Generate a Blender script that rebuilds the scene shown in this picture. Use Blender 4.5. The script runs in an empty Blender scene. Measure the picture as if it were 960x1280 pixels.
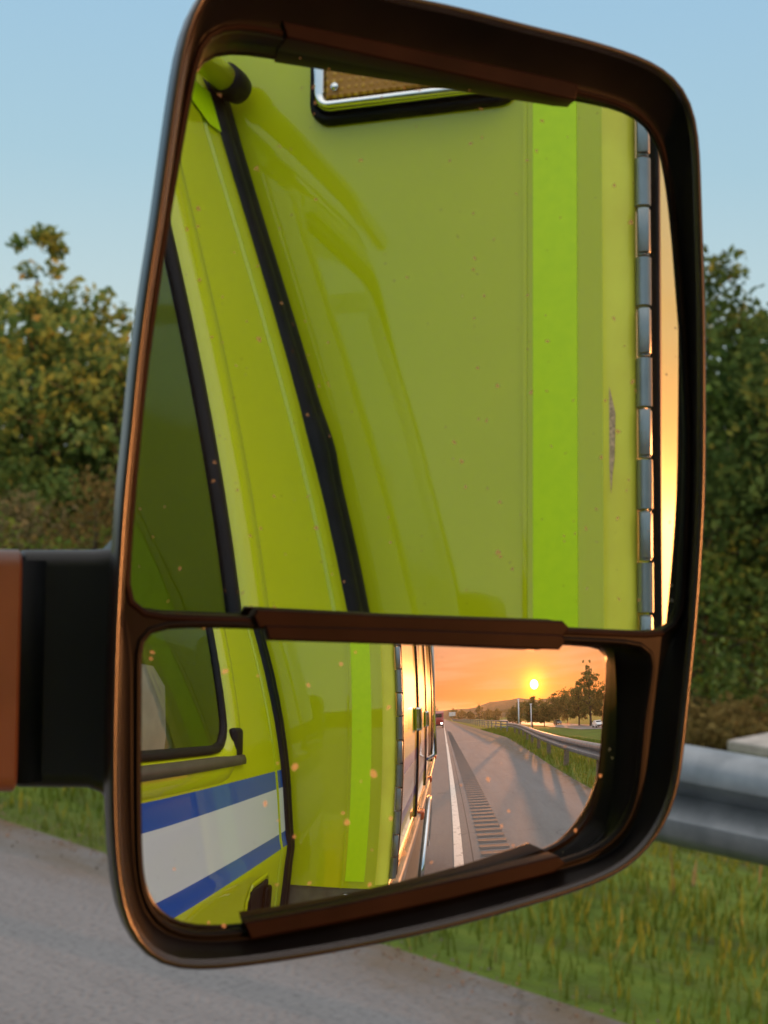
import bpy, bmesh, math, random
import numpy as np
from mathutils import Vector, Matrix
R = math.radians
random.seed(7); rng = np.random.default_rng(7)
scene = bpy.context.scene
C = scene.collection

# ------------------------------------------------------------------ camera
cam_d = bpy.data.cameras.new('camera'); cam = bpy.data.objects.new('camera', cam_d); C.objects.link(cam)
cam_d.sensor_fit = 'VERTICAL'; cam_d.sensor_height = 36.0; cam_d.sensor_width = 27.0
cam_d.lens = 1900.0/1280.0*36.0
cam_d.clip_start = 0.02; cam_d.clip_end = 6000
cam.location = (0.03, 0.0, 1.517)
YAW, PIT, ROLL = R(46.392), R(-1.251), R(2.002)
fwd = Vector((math.sin(YAW)*math.cos(PIT), math.cos(YAW)*math.cos(PIT), math.sin(PIT)))
r0 = Vector((math.cos(YAW), -math.sin(YAW), 0)); u0 = r0.cross(fwd)
rt_ = r0*math.cos(ROLL) + u0*math.sin(ROLL); up_ = u0*math.cos(ROLL) - r0*math.sin(ROLL)
cam.rotation_euler = Matrix((rt_, up_, -fwd)).transposed().to_euler()
cam_d.dof.use_dof = True; cam_d.dof.focus_distance = 0.84; cam_d.dof.aperture_fstop = 19.0
scene.camera = cam

# ------------------------------------------------------------------ light
SUN_AZ, SUN_EL = R(11.34), R(2.85)       # from straight behind, towards the road side
sdir = Vector((math.sin(SUN_AZ)*math.cos(SUN_EL), -math.cos(SUN_AZ)*math.cos(SUN_EL), math.sin(SUN_EL)))
sl = bpy.data.lights.new('sun', 'SUN'); sl.energy = 6.0; sl.angle = R(0.5); sl.color = (1.0, 0.35, 0.10)
so = bpy.data.objects.new('sun', sl); C.objects.link(so); so.location = (0, 0, 30)
so.rotation_euler = sdir.to_track_quat('Z', 'Y').to_euler()

w = bpy.data.worlds.new('World'); scene.world = w; w.use_nodes = True
nt = w.node_tree; N = nt.nodes; L = nt.links; N.clear()
def nd(t, **k):
    n = N.new(t)
    for a, b in k.items(): setattr(n, a, b)
    return n
def wmath(op, a, b=None, c=None):
    n = nd('ShaderNodeMath', operation=op)
    for i, v in enumerate((a, b, c)):
        if v is None: continue
        if isinstance(v, (int, float)): n.inputs[i].default_value = v
        else: L.new(v, n.inputs[i])
    return n.outputs[0]
def wramp(f, stops, interp='LINEAR'):
    n = nd('ShaderNodeValToRGB'); cr = n.color_ramp; cr.interpolation = interp
    cr.elements[0].position = stops[0][0]; cr.elements[0].color = (*stops[0][1], 1)
    cr.elements[1].position = stops[-1][0]; cr.elements[1].color = (*stops[-1][1], 1)
    for p, c in stops[1:-1]:
        e = cr.elements.new(p); e.color = (*c, 1)
    L.new(f, n.inputs[0]); return n.outputs[0]
def wmix(f, a, b, mode='MIX'):
    n = nd('ShaderNodeMix', data_type='RGBA', blend_type=mode)
    if isinstance(f, float): n.inputs[0].default_value = f
    else: L.new(f, n.inputs[0])
    for i, v in ((6, a), (7, b)):
        if isinstance(v, tuple): n.inputs[i].default_value = (*v, 1)
        else: L.new(v, n.inputs[i])
    return n.outputs[2]
tc = nd('ShaderNodeTexCoord')
dirn = nd('ShaderNodeVectorMath', operation='NORMALIZE'); L.new(tc.outputs['Generated'], dirn.inputs[0])
dot = nd('ShaderNodeVectorMath', operation='DOT_PRODUCT'); L.new(dirn.outputs[0], dot.inputs[0]); dot.inputs[1].default_value = sdir
cs = dot.outputs['Value']
sep = nd('ShaderNodeSeparateXYZ'); L.new(dirn.outputs[0], sep.inputs[0])
el = sep.outputs[2]
sky = nd('ShaderNodeTexSky', sky_type='NISHITA'); sky.sun_disc = False
sky.sun_elevation = SUN_EL; sky.sun_rotation = R(180) - SUN_AZ
sky.air_density = 1.0; sky.dust_density = 1.5; sky.ozone_density = 1.0
nish = wmix(1.0, sky.outputs[0], (0.10, 0.10, 0.10), 'MULTIPLY')
# far from the sun: clear pale blue; towards the sun: dusk orange low, peach above; overhead boosted out of frame as added fill light
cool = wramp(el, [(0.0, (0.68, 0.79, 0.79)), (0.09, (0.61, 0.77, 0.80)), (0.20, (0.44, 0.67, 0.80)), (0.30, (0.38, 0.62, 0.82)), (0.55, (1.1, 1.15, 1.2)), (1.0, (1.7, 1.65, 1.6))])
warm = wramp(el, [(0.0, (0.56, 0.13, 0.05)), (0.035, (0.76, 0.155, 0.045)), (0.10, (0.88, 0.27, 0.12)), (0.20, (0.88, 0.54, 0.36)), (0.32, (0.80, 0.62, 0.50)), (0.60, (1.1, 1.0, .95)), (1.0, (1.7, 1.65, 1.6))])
side = nd('ShaderNodeMapRange', interpolation_type='SMOOTHSTEP'); L.new(cs, side.inputs[0])
side.inputs[1].default_value = -0.25; side.inputs[2].default_value = 0.85
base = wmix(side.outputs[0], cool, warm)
base = wmix(0.12, base, nish)
# thin streaks of cloud, stretched along the horizon
mp = nd('ShaderNodeMapping'); mp.inputs['Scale'].default_value = (3, 3, 26); L.new(dirn.outputs[0], mp.inputs[0])
ns = nd('ShaderNodeTexNoise'); ns.inputs['Scale'].default_value = 2.2; ns.inputs['Detail'].default_value = 5; L.new(mp.outputs[0], ns.inputs[0])
cl = nd('ShaderNodeMapRange', interpolation_type='SMOOTHSTEP'); L.new(ns.outputs[0], cl.inputs[0]); cl.inputs[1].default_value = 0.45; cl.inputs[2].default_value = 0.75
clf = wmath('MULTIPLY', wmath('MULTIPLY', cl.outputs[0], side.outputs[0]), 0.45)
base = wmix(clf, base, (1.0, 0.52, 0.26))
ang = wmath('ARCCOSINE', wmath('MINIMUM', cs, 0.9999999))
glow = wmath('POWER', 2.71828, wmath('MULTIPLY', wmath('MULTIPLY', ang, ang), -170.0))
glow2 = wmath('POWER', 2.71828, wmath('MULTIPLY', wmath('MULTIPLY', ang, ang), -1500.0))
disc = wmath('LESS_THAN', ang, R(0.50))
def addc(base, f, col):
    m = nd('ShaderNodeVectorMath', operation='SCALE'); m.inputs[0].default_value = col; L.new(f, m.inputs['Scale'])
    a = nd('ShaderNodeVectorMath', operation='ADD'); L.new(base, a.inputs[0]); L.new(m.outputs[0], a.inputs[1]); return a.outputs[0]
base = addc(base, glow, (0.6, 0.09, 0.0))
base = addc(base, glow2, (1.9, 0.75, 0.01))
base = addc(base, disc, (14, 10, 3.5))
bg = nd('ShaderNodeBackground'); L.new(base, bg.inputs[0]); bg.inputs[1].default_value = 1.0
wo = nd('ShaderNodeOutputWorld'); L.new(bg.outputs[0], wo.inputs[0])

scene.view_settings.view_transform = 'Standard'; scene.view_settings.look = 'None'
scene.view_settings.exposure = 0.0; scene.view_settings.gamma = 1.0
try: scene.view_settings.use_curve_mapping = False
except Exception: pass
scene.cycles.max_bounces = 8; scene.cycles.glossy_bounces = 5; scene.cycles.transparent_max_bounces = 10
scene.cycles.sample_clamp_indirect = 6.0; scene.cycles.use_denoising = True
scene.cycles.caustics_reflective = False; scene.cycles.caustics_refractive = False

# ------------------------------------------------------------------ materials
class Mat:
    def __init__(s, name):
        s.m = bpy.data.materials.new(name); s.m.use_nodes = True; s.t = s.m.node_tree
        s.n = s.t.nodes; s.l = s.t.links; s.n.clear()
        s.out = s.n.new('ShaderNodeOutputMaterial')
    def node(s, t, **k):
        n = s.n.new(t)
        for a, b in k.items(): setattr(n, a, b)
        return n
    def set(s, inp, v):
        if isinstance(v, bpy.types.NodeSocket): s.l.new(v, inp)
        elif isinstance(v, tuple) and len(v) == 3 and inp.type == 'RGBA': inp.default_value = (*v, 1)
        else: inp.default_value = v
    def pbr(s, col=(.5,.5,.5), rough=.5, metal=0, coat=0, spec=.5, bump=None, normal=None, coat_rough=.03, sub=None):
        b = s.node('ShaderNodeBsdfPrincipled'); s.set(b.inputs['Base Color'], col); s.set(b.inputs['Roughness'], rough)
        s.set(b.inputs['Metallic'], metal); s.set(b.inputs['Coat Weight'], coat); b.inputs['Coat Roughness'].default_value = coat_rough
        s.set(b.inputs['Specular IOR Level'], spec)
        if bump is not None:
            bn = s.node('ShaderNodeBump'); bn.inputs['Strength'].default_value = bump[1]; bn.inputs['Distance'].default_value = bump[2]
            s.l.new(bump[0], bn.inputs['Height']); s.l.new(bn.outputs[0], b.inputs['Normal'])
        s.l.new(b.outputs[0], s.out.inputs[0]); s.b = b; return s
    def coord(s, which='Object'):
        return s.node('ShaderNodeTexCoord').outputs[which]
    def geo(s, which='Position'):
        return s.node('ShaderNodeNewGeometry').outputs[which]
    def noise(s, scale=5, detail=4, vec=None, stretch=None, rough=.55):
        v = vec or s.coord()
        if stretch:
            m = s.node('ShaderNodeMapping'); m.inputs['Scale'].default_value = stretch; s.l.new(v, m.inputs[0]); v = m.outputs[0]
        n = s.node('ShaderNodeTexNoise'); n.inputs['Scale'].default_value = scale; n.inputs['Detail'].default_value = detail; n.inputs['Roughness'].default_value = rough
        s.l.new(v, n.inputs['Vector']); return n.outputs[0]
    def ramp(s, f, stops, interp='LINEAR'):
        n = s.node('ShaderNodeValToRGB'); cr = n.color_ramp; cr.interpolation = interp
        def c4(c): return (*c, 1) if isinstance(c, tuple) else (c, c, c, 1)
        cr.elements[0].position = stops[0][0]; cr.elements[0].color = c4(stops[0][1])
        cr.elements[1].position = stops[-1][0]; cr.elements[1].color = c4(stops[-1][1])
        for p, c in stops[1:-1]:
            e = cr.elements.new(p); e.color = c4(c)
        s.l.new(f, n.inputs[0]); return n.outputs[0]
    def mix(s, f, a, b, mode='MIX'):
        n = s.node('ShaderNodeMix', data_type='RGBA', blend_type=mode)
        s.set(n.inputs[0], f); s.set(n.inputs[6], a); s.set(n.inputs[7], b); return n.outputs[2]
    def math(s, op, a, b=None):
        n = s.node('ShaderNodeMath', operation=op); s.set(n.inputs[0], a)
        if b is not None: s.set(n.inputs[1], b)
        return n.outputs[0]
    def sep(s, v):
        n = s.node('ShaderNodeSeparateXYZ'); s.l.new(v, n.inputs[0]); return n.outputs
    def band(s, v, a, b):
        return s.math('MULTIPLY', s.math('GREATER_THAN', v, a), s.math('LESS_THAN', v, b))

def simple(name, col, rough=.5, metal=0, coat=0, var=.12, scale=30, bump=0.0, spec=.5):
    m = Mat(name); f = m.noise(scale, 5)
    d = tuple(max(0, c*(1-var)) for c in col); e = tuple(min(1, c*(1+var)) for c in col)
    c = m.ramp(f, [(.3, d), (.7, e)])
    m.pbr(c, rough, metal, coat, spec, bump=(f, bump, .002) if bump else None); return m.m

LIME = (.58, .66, .01)
def paint(stripes, name='lime_paint'):
    m = Mat(name); p = m.geo(); x, y, z = m.sep(p)
    f = m.noise(3, 4, p); col = m.ramp(f, [(.3, (.57, .62, .004)), (.7, (.64, .68, .006))])
    if stripes:
        wob = m.math('MULTIPLY', m.noise(1.2, 1, p), .004)
        zz = m.math('ADD', z, wob)
        blue = (.0, .085, .46); white = (.78, .80, .82)
        nx = m.math('GREATER_THAN', m.math('ABSOLUTE', m.sep(m.geo('Normal'))[0]), .7)
        col = m.mix(m.math('MULTIPLY', nx, m.band(zz, 1.305, 1.342)), col, blue)
        col = m.mix(m.math('MULTIPLY', nx, m.band(zz, 1.211, 1.305)), col, white)
        col = m.mix(m.math('MULTIPLY', nx, m.band(zz, 1.180, 1.211)), col, blue)
        if stripes == 'cab':   # the gap between door and cab back is left bare lime
            col = m.mix(m.band(y, -.527, -.513), col, LIME)
    dirt = m.ramp(m.noise(60, 6, p), [(.62, 0.0), (.78, 1.0)])
    low = m.node('ShaderNodeMapRange'); m.l.new(z, low.inputs[0]); low.inputs[1].default_value = 1.4; low.inputs[2].default_value = .6
    low.inputs[3].default_value = .05; low.inputs[4].default_value = .4
    col = m.mix(m.math('MULTIPLY', dirt, low.outputs[0]), col, (.16, .14, .09))
    wv = m.noise(2.5, 2, p)
    m.pbr(col, .38, 0, 1.0, .06, bump=(wv, .05, .01)); m.b.inputs['Coat IOR'].default_value = 1.62; return m.m
M = {}
M['paint'] = paint(False); M['paint_cab'] = paint('cab', 'lime_paint_with_stripes'); M['paint_box'] = paint('box', 'lime_box_paint')
M['lime_tape'] = simple('fluorescent_tape', (.68, 1.0, .001), .35, var=.05, scale=90)
M['yellow_tape'] = simple('yellow_edge_tape', (1.0, .90, .08), .3, var=.15, scale=8)
M['rubber'] = simple('rubber', (.008, .009, .012), .5, var=.3, bump=.2, spec=.15)
M['trim'] = simple('belt_trim', (.075, .06, .045), .45, var=.2)
M['chrome'] = simple('chrome', (.75, .77, .78), .08, 1, var=.04)
M['steel'] = simple('brushed_steel', (.30, .33, .34), .32, .8, var=.25, scale=12)
M['alu'] = simple('aluminium_skirt', (.16, .15, .11), .4, .3, var=.25, scale=25)
M['galv'] = None
m = Mat('galvanised_steel'); p = m.geo(); f = m.noise(1.2, 6, p, (6, .6, 2)); f2 = m.noise(9, 6, p)
c = m.mix(.5, m.ramp(f, [(.3, (.16, .18, .20)), (.7, (.29, .32, .34))]), m.ramp(f2, [(.35, (.14, .155, .17)), (.65, (.31, .33, .35))]))
m.pbr(c, m.ramp(f, [(.3, .38), (.7, .55)]), .55, bump=(f2, .15, .004)); M['galv'] = m.m
M['post'] = simple('weathered_post', (.16, .13, .10), .8, var=.3, scale=20)
M['concrete'] = simple('concrete', (.36, .34, .31), .85, var=.25, scale=6, bump=.3)
M['white_metal'] = simple('white_metal', (.7, .7, .7), .5)
M['bark'] = simple('bark', (.075, .055, .04), .9, var=.5, scale=18, bump=.8)
M['seat'] = simple('beige_upholstery', (.80, .70, .50), .8, var=.2, scale=14, bump=.2)
M['headrest'] = simple('pale_headrest', (.66, .72, .72), .7, var=.1, scale=20)
M['interior'] = simple('dark_interior', (.03, .035, .03), .7)
M['car_silver'] = simple('silver_car_paint', (.45, .45, .46), .3, .4, .8, var=.05)
M['car_red'] = simple('red_car_paint', (.35, .02, .015), .3, 0, .8, var=.05)
M['car_white'] = simple('white_car_paint', (.75, .75, .74), .35, 0, .8, var=.04)
M['car_glass'] = simple('dark_car_glass', (.012, .014, .016), .08, var=.1)
M['red_lens'] = simple('red_orange_lens', (.62, .10, .02), .25, coat=.5, var=.2)
m = Mat('lit_headlight'); e = m.node('ShaderNodeEmission'); e.inputs[0].default_value = (1, .92, .8, 1); e.inputs[1].default_value = 14; m.l.new(e.outputs[0], m.out.inputs[0]); M['headlight'] = m.m

# black moulded plastic: fine grain
m = Mat('black_grained_plastic'); p = m.geo(); g = m.noise(900, 3, p); f = m.noise(25, 4, p)
c = m.ramp(f, [(.3, (.002, .002, .0024)), (.7, (.0045, .004, .0042))])
m.pbr(c, m.ramp(f, [(.3, .36), (.7, .46)]), 0, 0, .075, bump=(g, .06, .0003)); M['plastic'] = m.m
m = Mat('worn_rim_plastic'); p = m.geo(); g = m.noise(900, 3, p); f = m.noise(60, 4, p)
m.pbr(m.ramp(f, [(.3, (.006, .005, .005)), (.7, (.012, .008, .007))]), .26, 0, 0, .5, bump=(g, .08, .0003)); M['rim'] = m.m
m = Mat('satin_arm_plastic'); p = m.geo(); g = m.noise(700, 3, p); f = m.noise(30, 4, p)
m.pbr(m.ramp(f, [(.3, (.006, .0065, .008)), (.7, (.010, .011, .013))]), .42, 0, 0, .3, bump=(g, .08, .0003)); M['arm'] = m.m
m = Mat('sunlit_sleeve_plastic'); p = m.geo(); g = m.noise(700, 3, p); f = m.noise(30, 4, p)
m.pbr(m.ramp(f, [(.3, (.045, .022, .014)), (.7, (.07, .034, .022))]), .42, 0, 0, .5, bump=(g, .08, .0003)); M['clip_arm'] = m.m  # sleeve's orange-brown sunlit tone is put into its base colour
m = Mat('dusty_edge_plastic'); p = m.geo(); g = m.noise(600, 3, p); f = m.noise(40, 4, p)
m.pbr(m.ramp(f, [(.3, (.006, .003, .0025)), (.7, (.012, .006, .005))]), .42, 0, 0, .05, bump=(g, .08, .0003)); M['clip'] = m.m

# mirror glass with specks of dirt that take the light
def mirror_mat(name, tint, speck_col, dens, scale, film):
    m = Mat(name); p = m.geo()
    gl = m.node('ShaderNodeBsdfGlossy'); gl.inputs['Roughness'].default_value = 0.0; gl.inputs['Color'].default_value = (*tint, 1)
    sc = []
    for k, (s_, th) in enumerate(((scale, dens), (scale*.62, dens*.6))):
        mp = m.node('ShaderNodeMapping'); mp.inputs['Location'].default_value = (k*3.1, k*1.7, .4); m.l.new(p, mp.inputs[0])
        nz = m.node('ShaderNodeTexNoise'); nz.inputs['Scale'].default_value = s_*2.5; m.l.new(mp.outputs[0], nz.inputs[0])
        ad = m.node('ShaderNodeVectorMath', operation='MULTIPLY_ADD'); m.l.new(nz.outputs[1], ad.inputs[0]); ad.inputs[1].default_value = (.0022,)*3; m.l.new(mp.outputs[0], ad.inputs[2])
        v = m.node('ShaderNodeTexVoronoi'); v.inputs['Scale'].default_value = s_; v.inputs['Randomness'].default_value = 1; m.l.new(ad.outputs[0], v.inputs[0])
        r, g, b = m.sep(v.outputs['Color'])
        size = m.math('MULTIPLY', m.math('MAXIMUM', m.math('SUBTRACT', r, 1-th), 0.0), .23/th)
        d = m.math('SUBTRACT', size, v.outputs['Distance'])
        sc.append(m.ramp(m.math('MULTIPLY', d, 9.0), [(0.0, 0.0), (.5, 1.0)]))
    sp = m.math('MAXIMUM', sc[0], sc[1])
    df = m.node('ShaderNodeBsdfDiffuse'); df.inputs[0].default_value = (*speck_col, 1)
    fac = m.math('ADD', m.math('MULTIPLY', sp, .62), m.math('MULTIPLY', m.ramp(m.noise(14, 5, p), [(.35, 0.0), (.8, 1.0)]), film))
    ms = m.node('ShaderNodeMixShader'); m.l.new(fac, ms.inputs[0]); m.l.new(gl.outputs[0], ms.inputs[1]); m.l.new(df.outputs[0], ms.inputs[2])
    m.l.new(ms.outputs[0], m.out.inputs[0]); return m.m
M['mirror'] = mirror_mat('mirror_glass', (.88, .90, .88), (.20, .19, .16), .30, 300, .03)
M['mirror2'] = mirror_mat('convex_mirror_glass', (.90, .90, .90), (.5, .38, .28), .26, 210, .03)

# tinted pane: sees through a little, reflects by angle
m = Mat('tinted_pane'); fr = m.node('ShaderNodeFresnel'); fr.inputs[0].default_value = 1.5
tr = m.node('ShaderNodeBsdfTransparent'); tr.inputs[0].default_value = (.82, .88, .83, 1)
gs = m.node('ShaderNodeBsdfGlossy'); gs.inputs['Roughness'].default_value = .01; gs.inputs['Color'].default_value = (.9, 1, .95, 1)
ms = m.node('ShaderNodeMixShader'); m.l.new(m.math('MINIMUM', m.math('ADD', fr.outputs[0], .02), 1.0), ms.inputs[0]); m.l.new(tr.outputs[0], ms.inputs[1]); m.l.new(gs.outputs[0], ms.inputs[2]); m.l.new(ms.outputs[0], m.out.inputs[0]); M['pane'] = m.m
# amber lens with little moulded dots
m = Mat('amber_lens'); v = m.node('ShaderNodeTexVoronoi'); v.inputs['Scale'].default_value = 120; v.inputs['Randomness'].default_value = .15; m.l.new(m.geo(), v.inputs[0])
b = m.ramp(v.outputs[0], [(.0, 1.0), (.5, 0.0)]); b2 = m.math('MULTIPLY', b, m.ramp(m.noise(14, 2, m.geo()), [(.45, .1), (.6, 1.0)])); c = m.mix(b2, (.48, .21, .02), (1.0, .60, .02))
m.pbr(c, .3, 0, .15, .35, bump=(b, .5, .003)); M['amber'] = m.m

# ------------------------------------------------------------------ mesh helpers
def link(name, me, mat, parent=None, smooth=False):
    if mat is not None and not me.materials: me.materials.append(mat)
    o = bpy.data.objects.new(name, me); C.objects.link(o)
    if smooth:
        me.polygons.foreach_set('use_smooth', [True]*len(me.polygons))
    if parent is not None:
        o.parent = parent; o.matrix_parent_inverse = mworld(parent).inverted()
    return o
def mworld(o):
    loc = Matrix.Translation(o.location) @ o.rotation_euler.to_matrix().to_4x4()
    return (mworld(o.parent) @ o.matrix_parent_inverse @ loc) if o.parent else loc
def pyd(name, vs, fs, mat, parent=None, smooth=False):
    me = bpy.data.meshes.new(name); me.from_pydata([tuple(v) for v in vs], [], fs); me.update()
    bm = bmesh.new(); bm.from_mesh(me); bmesh.ops.recalc_face_normals(bm, faces=bm.faces); bm.to_mesh(me); bm.free()
    return link(name, me, mat, parent, smooth)
def bmo(name, bm, mat, parent=None, smooth=False):
    me = bpy.data.meshes.new(name); bm.to_mesh(me); bm.free(); return link(name, me, mat, parent, smooth)
def box(bm, a, b, bev=0, seg=2):
    r = bmesh.ops.create_cube(bm, size=1)
    for v in r['verts']:
        v.co = Vector([(a[i]+b[i])/2 + v.co[i]*(b[i]-a[i]) for i in range(3)])
    if bev:
        es = list({e for v in r['verts'] for e in v.link_edges})
        bmesh.ops.bevel(bm, geom=es, offset=bev, segments=seg, affect='EDGES', profile=.5)
def boxo(name, a, b, mat, parent=None, bev=0, seg=2):
    bm = bmesh.new(); box(bm, a, b, bev, seg); return bmo(name, bm, mat, parent, smooth=False)
def tube(bm, pts, rad, n=12, cap=True):
    pts = [Vector(p) for p in pts]; rings = []
    for i, p in enumerate(pts):
        d = (pts[min(i+1, len(pts)-1)] - pts[max(i-1, 0)]).normalized()
        a = d.cross(Vector((0, 0, 1)))
        if a.length < .05: a = d.cross(Vector((0, 1, 0)))
        a.normalize(); b = d.cross(a)
        r = rad[i] if isinstance(rad, (list, tuple)) else rad
        rings.append([bm.verts.new(p + (a*math.cos(t*2*math.pi/n) + b*math.sin(t*2*math.pi/n))*r) for t in range(n)])
    for i in range(len(rings)-1):
        for t in range(n):
            bm.faces.new((rings[i][t], rings[i][(t+1) % n], rings[i+1][(t+1) % n], rings[i+1][t]))
    if cap:
        bm.faces.new(rings[0][::-1]); bm.faces.new(rings[-1])
def tubeo(name, pts, rad, mat, parent=None, n=12):
    bm = bmesh.new(); tube(bm, pts, rad, n); return bmo(name, bm, mat, parent, True)
def sweep(bm, prof, ys, f, closed=True):
    """profile list of (x,z) carried through stations; f(i, x, z) -> point"""
    rings = [[bm.verts.new(f(i, x, z)) for x, z in prof] for i in range(len(ys))]
    n = len(prof)
    for i in range(len(rings)-1):
        for t in range(n if closed else n-1):
            bm.faces.new((rings[i][t], rings[i][(t+1) % n], rings[i+1][(t+1) % n], rings[i+1][t]))
    return rings
def empty(name, loc, label, cat, group=None, rz=0):
    o = bpy.data.objects.new(name, None); C.objects.link(o); o.location = loc; o.rotation_euler = (0, 0, rz)
    o.empty_display_size = .2; tag(o, label, cat, group); return o
def tag(o, label=None, cat=None, group=None, kind=None):
    if label: o['label'] = label
    if cat: o['category'] = cat
    if group: o['group'] = group
    if kind: o['kind'] = kind
    return o
def autosmooth(o, deg=35):
    me = o.data
    me.polygons.foreach_set('use_smooth', [True]*len(me.polygons))
    bm = bmesh.new(); bm.from_mesh(me)
    for e in bm.edges:
        if len(e.link_faces) == 2 and e.calc_face_angle(0) > R(deg): e.smooth = False
    bm.to_mesh(me); bm.free()

# ------------------------------------------------------------------ ground
def smooth01(t): t = max(0, min(1, t)); return t*t*(3-2*t)
def ground_h(x, y):
    if x < -17: return -1.2*smooth01((-17-x)/15)
    x0 = 4.5 + 2.7*smooth01((-y-9)/38)
    if x < x0: return 0.0
    return -1.3*smooth01((x-x0)/8) - 1.5*smooth01((x-x0-7)/18)
def grid_mesh(name, xs, ys, hf, mat, kind='structure'):
    vs = [(x, y, hf(x, y)) for y in ys for x in xs]; nx = len(xs)
    fs = [(j*nx+i, j*nx+i+1, (j+1)*nx+i+1, (j+1)*nx+i) for j in range(len(ys)-1) for i in range(nx-1)]
    o = pyd(name, vs, fs, mat, smooth=True); o['kind'] = kind; return o
m = Mat('verge_grass'); p = m.geo()
f = m.noise(.5, 5, p, (2.5, .5, 1)); f2 = m.noise(3.2, 5, p, (2.0, .5, 1)); f3 = m.noise(22, 4, p)
c = m.ramp(f, [(.30, (.09, .08, .030)), (.45, (.085, .13, .022)), (.60, (.12, .19, .025)), (.75, (.18, .18, .065))])
c = m.mix(.55, c, m.ramp(f2, [(.30, (.06, .055, .025)), (.5, (.10, .15, .025)), (.72, (.19, .23, .045))]))
m.pbr(c, .95, bump=(f3, .8, .04), spec=.1); M['grass_ground'] = m.m
ex = lambda a, b, n: list(np.geomspace(a, b, n))
xs = [-x for x in ex(22, 2500, 14)[::-1]] + list(np.linspace(-20, 3.7, 8)) + list(np.linspace(4.4, 32, 44)) + ex(36, 2500, 16)
ys = [-y for y in ex(70, 3000, 16)[::-1]] + list(np.linspace(-64, 40, 40)) + ex(46, 2500, 14)
grid_mesh('ground', xs, ys, lambda x, y: ground_h(x, y) - .02, M['grass_ground'])

m = Mat('asphalt'); p = m.geo(); x, y, z = m.sep(p)
f = m.noise(1.1, 5, p, (3.0, .35, 1)); g = m.noise(260, 3, p); big = m.noise(.35, 3, p, (1, .2, 1)); st = m.noise(7, 5, p, (2.6, .5, 1))
c = m.ramp(f, [(.3, (.150, .158, .168)), (.7, (.205, .215, .228))])
c = m.mix(.3, c, m.ramp(st, [(.3, (.10, .095, .092)), (.7, (.20, .19, .186))]))
lane = m.math('LESS_THAN', x, .84)
c = m.mix(m.math('MULTIPLY', lane, .30), c, (.17, .145, .12))
c = m.mix(m.math('MULTIPLY', m.ramp(big, [(.45, 0.0), (.6, 1.0)]), .35), c, (.16, .155, .15))
crk = m.node('ShaderNodeTexVoronoi', feature='DISTANCE_TO_EDGE'); crk.inputs['Scale'].default_value = .22
wv = m.node('ShaderNodeVectorMath', operation='ADD'); nz = m.node('ShaderNodeTexNoise'); nz.inputs['Scale'].default_value = 1.5; nz.inputs['Detail'].default_value = 5; m.l.new(p, nz.inputs[0]); m.l.new(nz.outputs[1], wv.inputs[0]); m.l.new(p, wv.inputs[1]); m.l.new(wv.outputs[0], crk.inputs[0])
c = m.mix(m.math('MULTIPLY', m.math('LESS_THAN', crk.outputs[0], .0025), .4), c, (.03, .03, .03))
seam = m.band(x, .835, .85); c = m.mix(m.math('MULTIPLY', seam, .8), c, (.035, .033, .032))
c = m.mix(m.math('MULTIPLY', m.band(y, -31.6, -31.3), .7), c, (.32, .29, .26))
c = m.mix(m.math('MULTIPLY', m.math('GREATER_THAN', g, .56), .35), c, (.24, .23, .22))
agg = m.noise(45, 4, p)
c = m.mix(m.ramp(agg, [(.45, 0.0), (.62, .22)]), c, (.28, .275, .27)); c = m.mix(m.ramp(agg, [(.36, .3), (.44, 0.0)]), c, (.07, .066, .064))
ed = m.node('ShaderNodeMapRange'); m.l.new(x, ed.inputs[0]); ed.inputs[1].default_value = 3.15; ed.inputs[2].default_value = 3.62
dn = m.math('MULTIPLY', ed.outputs[0], m.ramp(m.noise(6, 5, p, (1, .5, 1)), [(.35, .15), (.65, 1.0)])); c = m.mix(dn, c, (.15, .115, .075))
m.pbr(c, .95, bump=(agg, .7, .008), spec=.08); M['asphalt'] = m.m
def edge_x(y): return 3.63 + 1.5*smooth01((-y-7)/28)
rys = [-1500, -600, -300, -150] + list(np.linspace(-100, 60, 81)) + [150, 400, 1200]; rvs = []; rfs = []
for y in rys:
    for k in range(12): rvs.append((-15 + (edge_x(y)+15)*k/11, y, 0.0))
rfs = [(j*12+i, j*12+i+1, (j+1)*12+i+1, (j+1)*12+i) for j in range(len(rys)-1) for i in range(11)]
pyd('road', rvs, rfs, M['asphalt'], smooth=True)['kind'] = 'structure'

m = Mat('worn_road_paint'); p = m.geo(); f = m.noise(9, 6, p, (1.5, 1, 1)); f2 = m.noise(60, 4, p)
w_ = m.math('MAXIMUM', m.ramp(f, [(.56, 0.0), (.66, 1.0)]), m.ramp(f2, [(.58, 0.0), (.68, 1.0)]))
c = m.mix(m.math('MULTIPLY', w_, .75), (.66, .62, .57), (.17, .155, .15)); m.pbr(c, .7); M['road_paint'] = m.m
def strip(name, x0, x1, segs, mat, z=.004):
    vs = []; fs = []
    for a, b in segs:
        k = len(vs); vs += [(x0, a, z), (x1, a, z), (x1, b, z), (x0, b, z)]; fs.append((k, k+1, k+2, k+3))
    o = pyd(name, vs, fs, mat); o['kind'] = 'structure'; return o
strip('road_edge_line', .620, .728, [(-900, -31.65), (-31.25, 400)], M['road_paint'])
strip('road_lane_line', -3.16, -3.04, [(a, a+3) for a in np.arange(-300, 120, 12.2)], M['road_paint'])
strip('road_median_line', -6.9, -6.78, [(-900, 400)], M['road_paint'])
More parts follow.
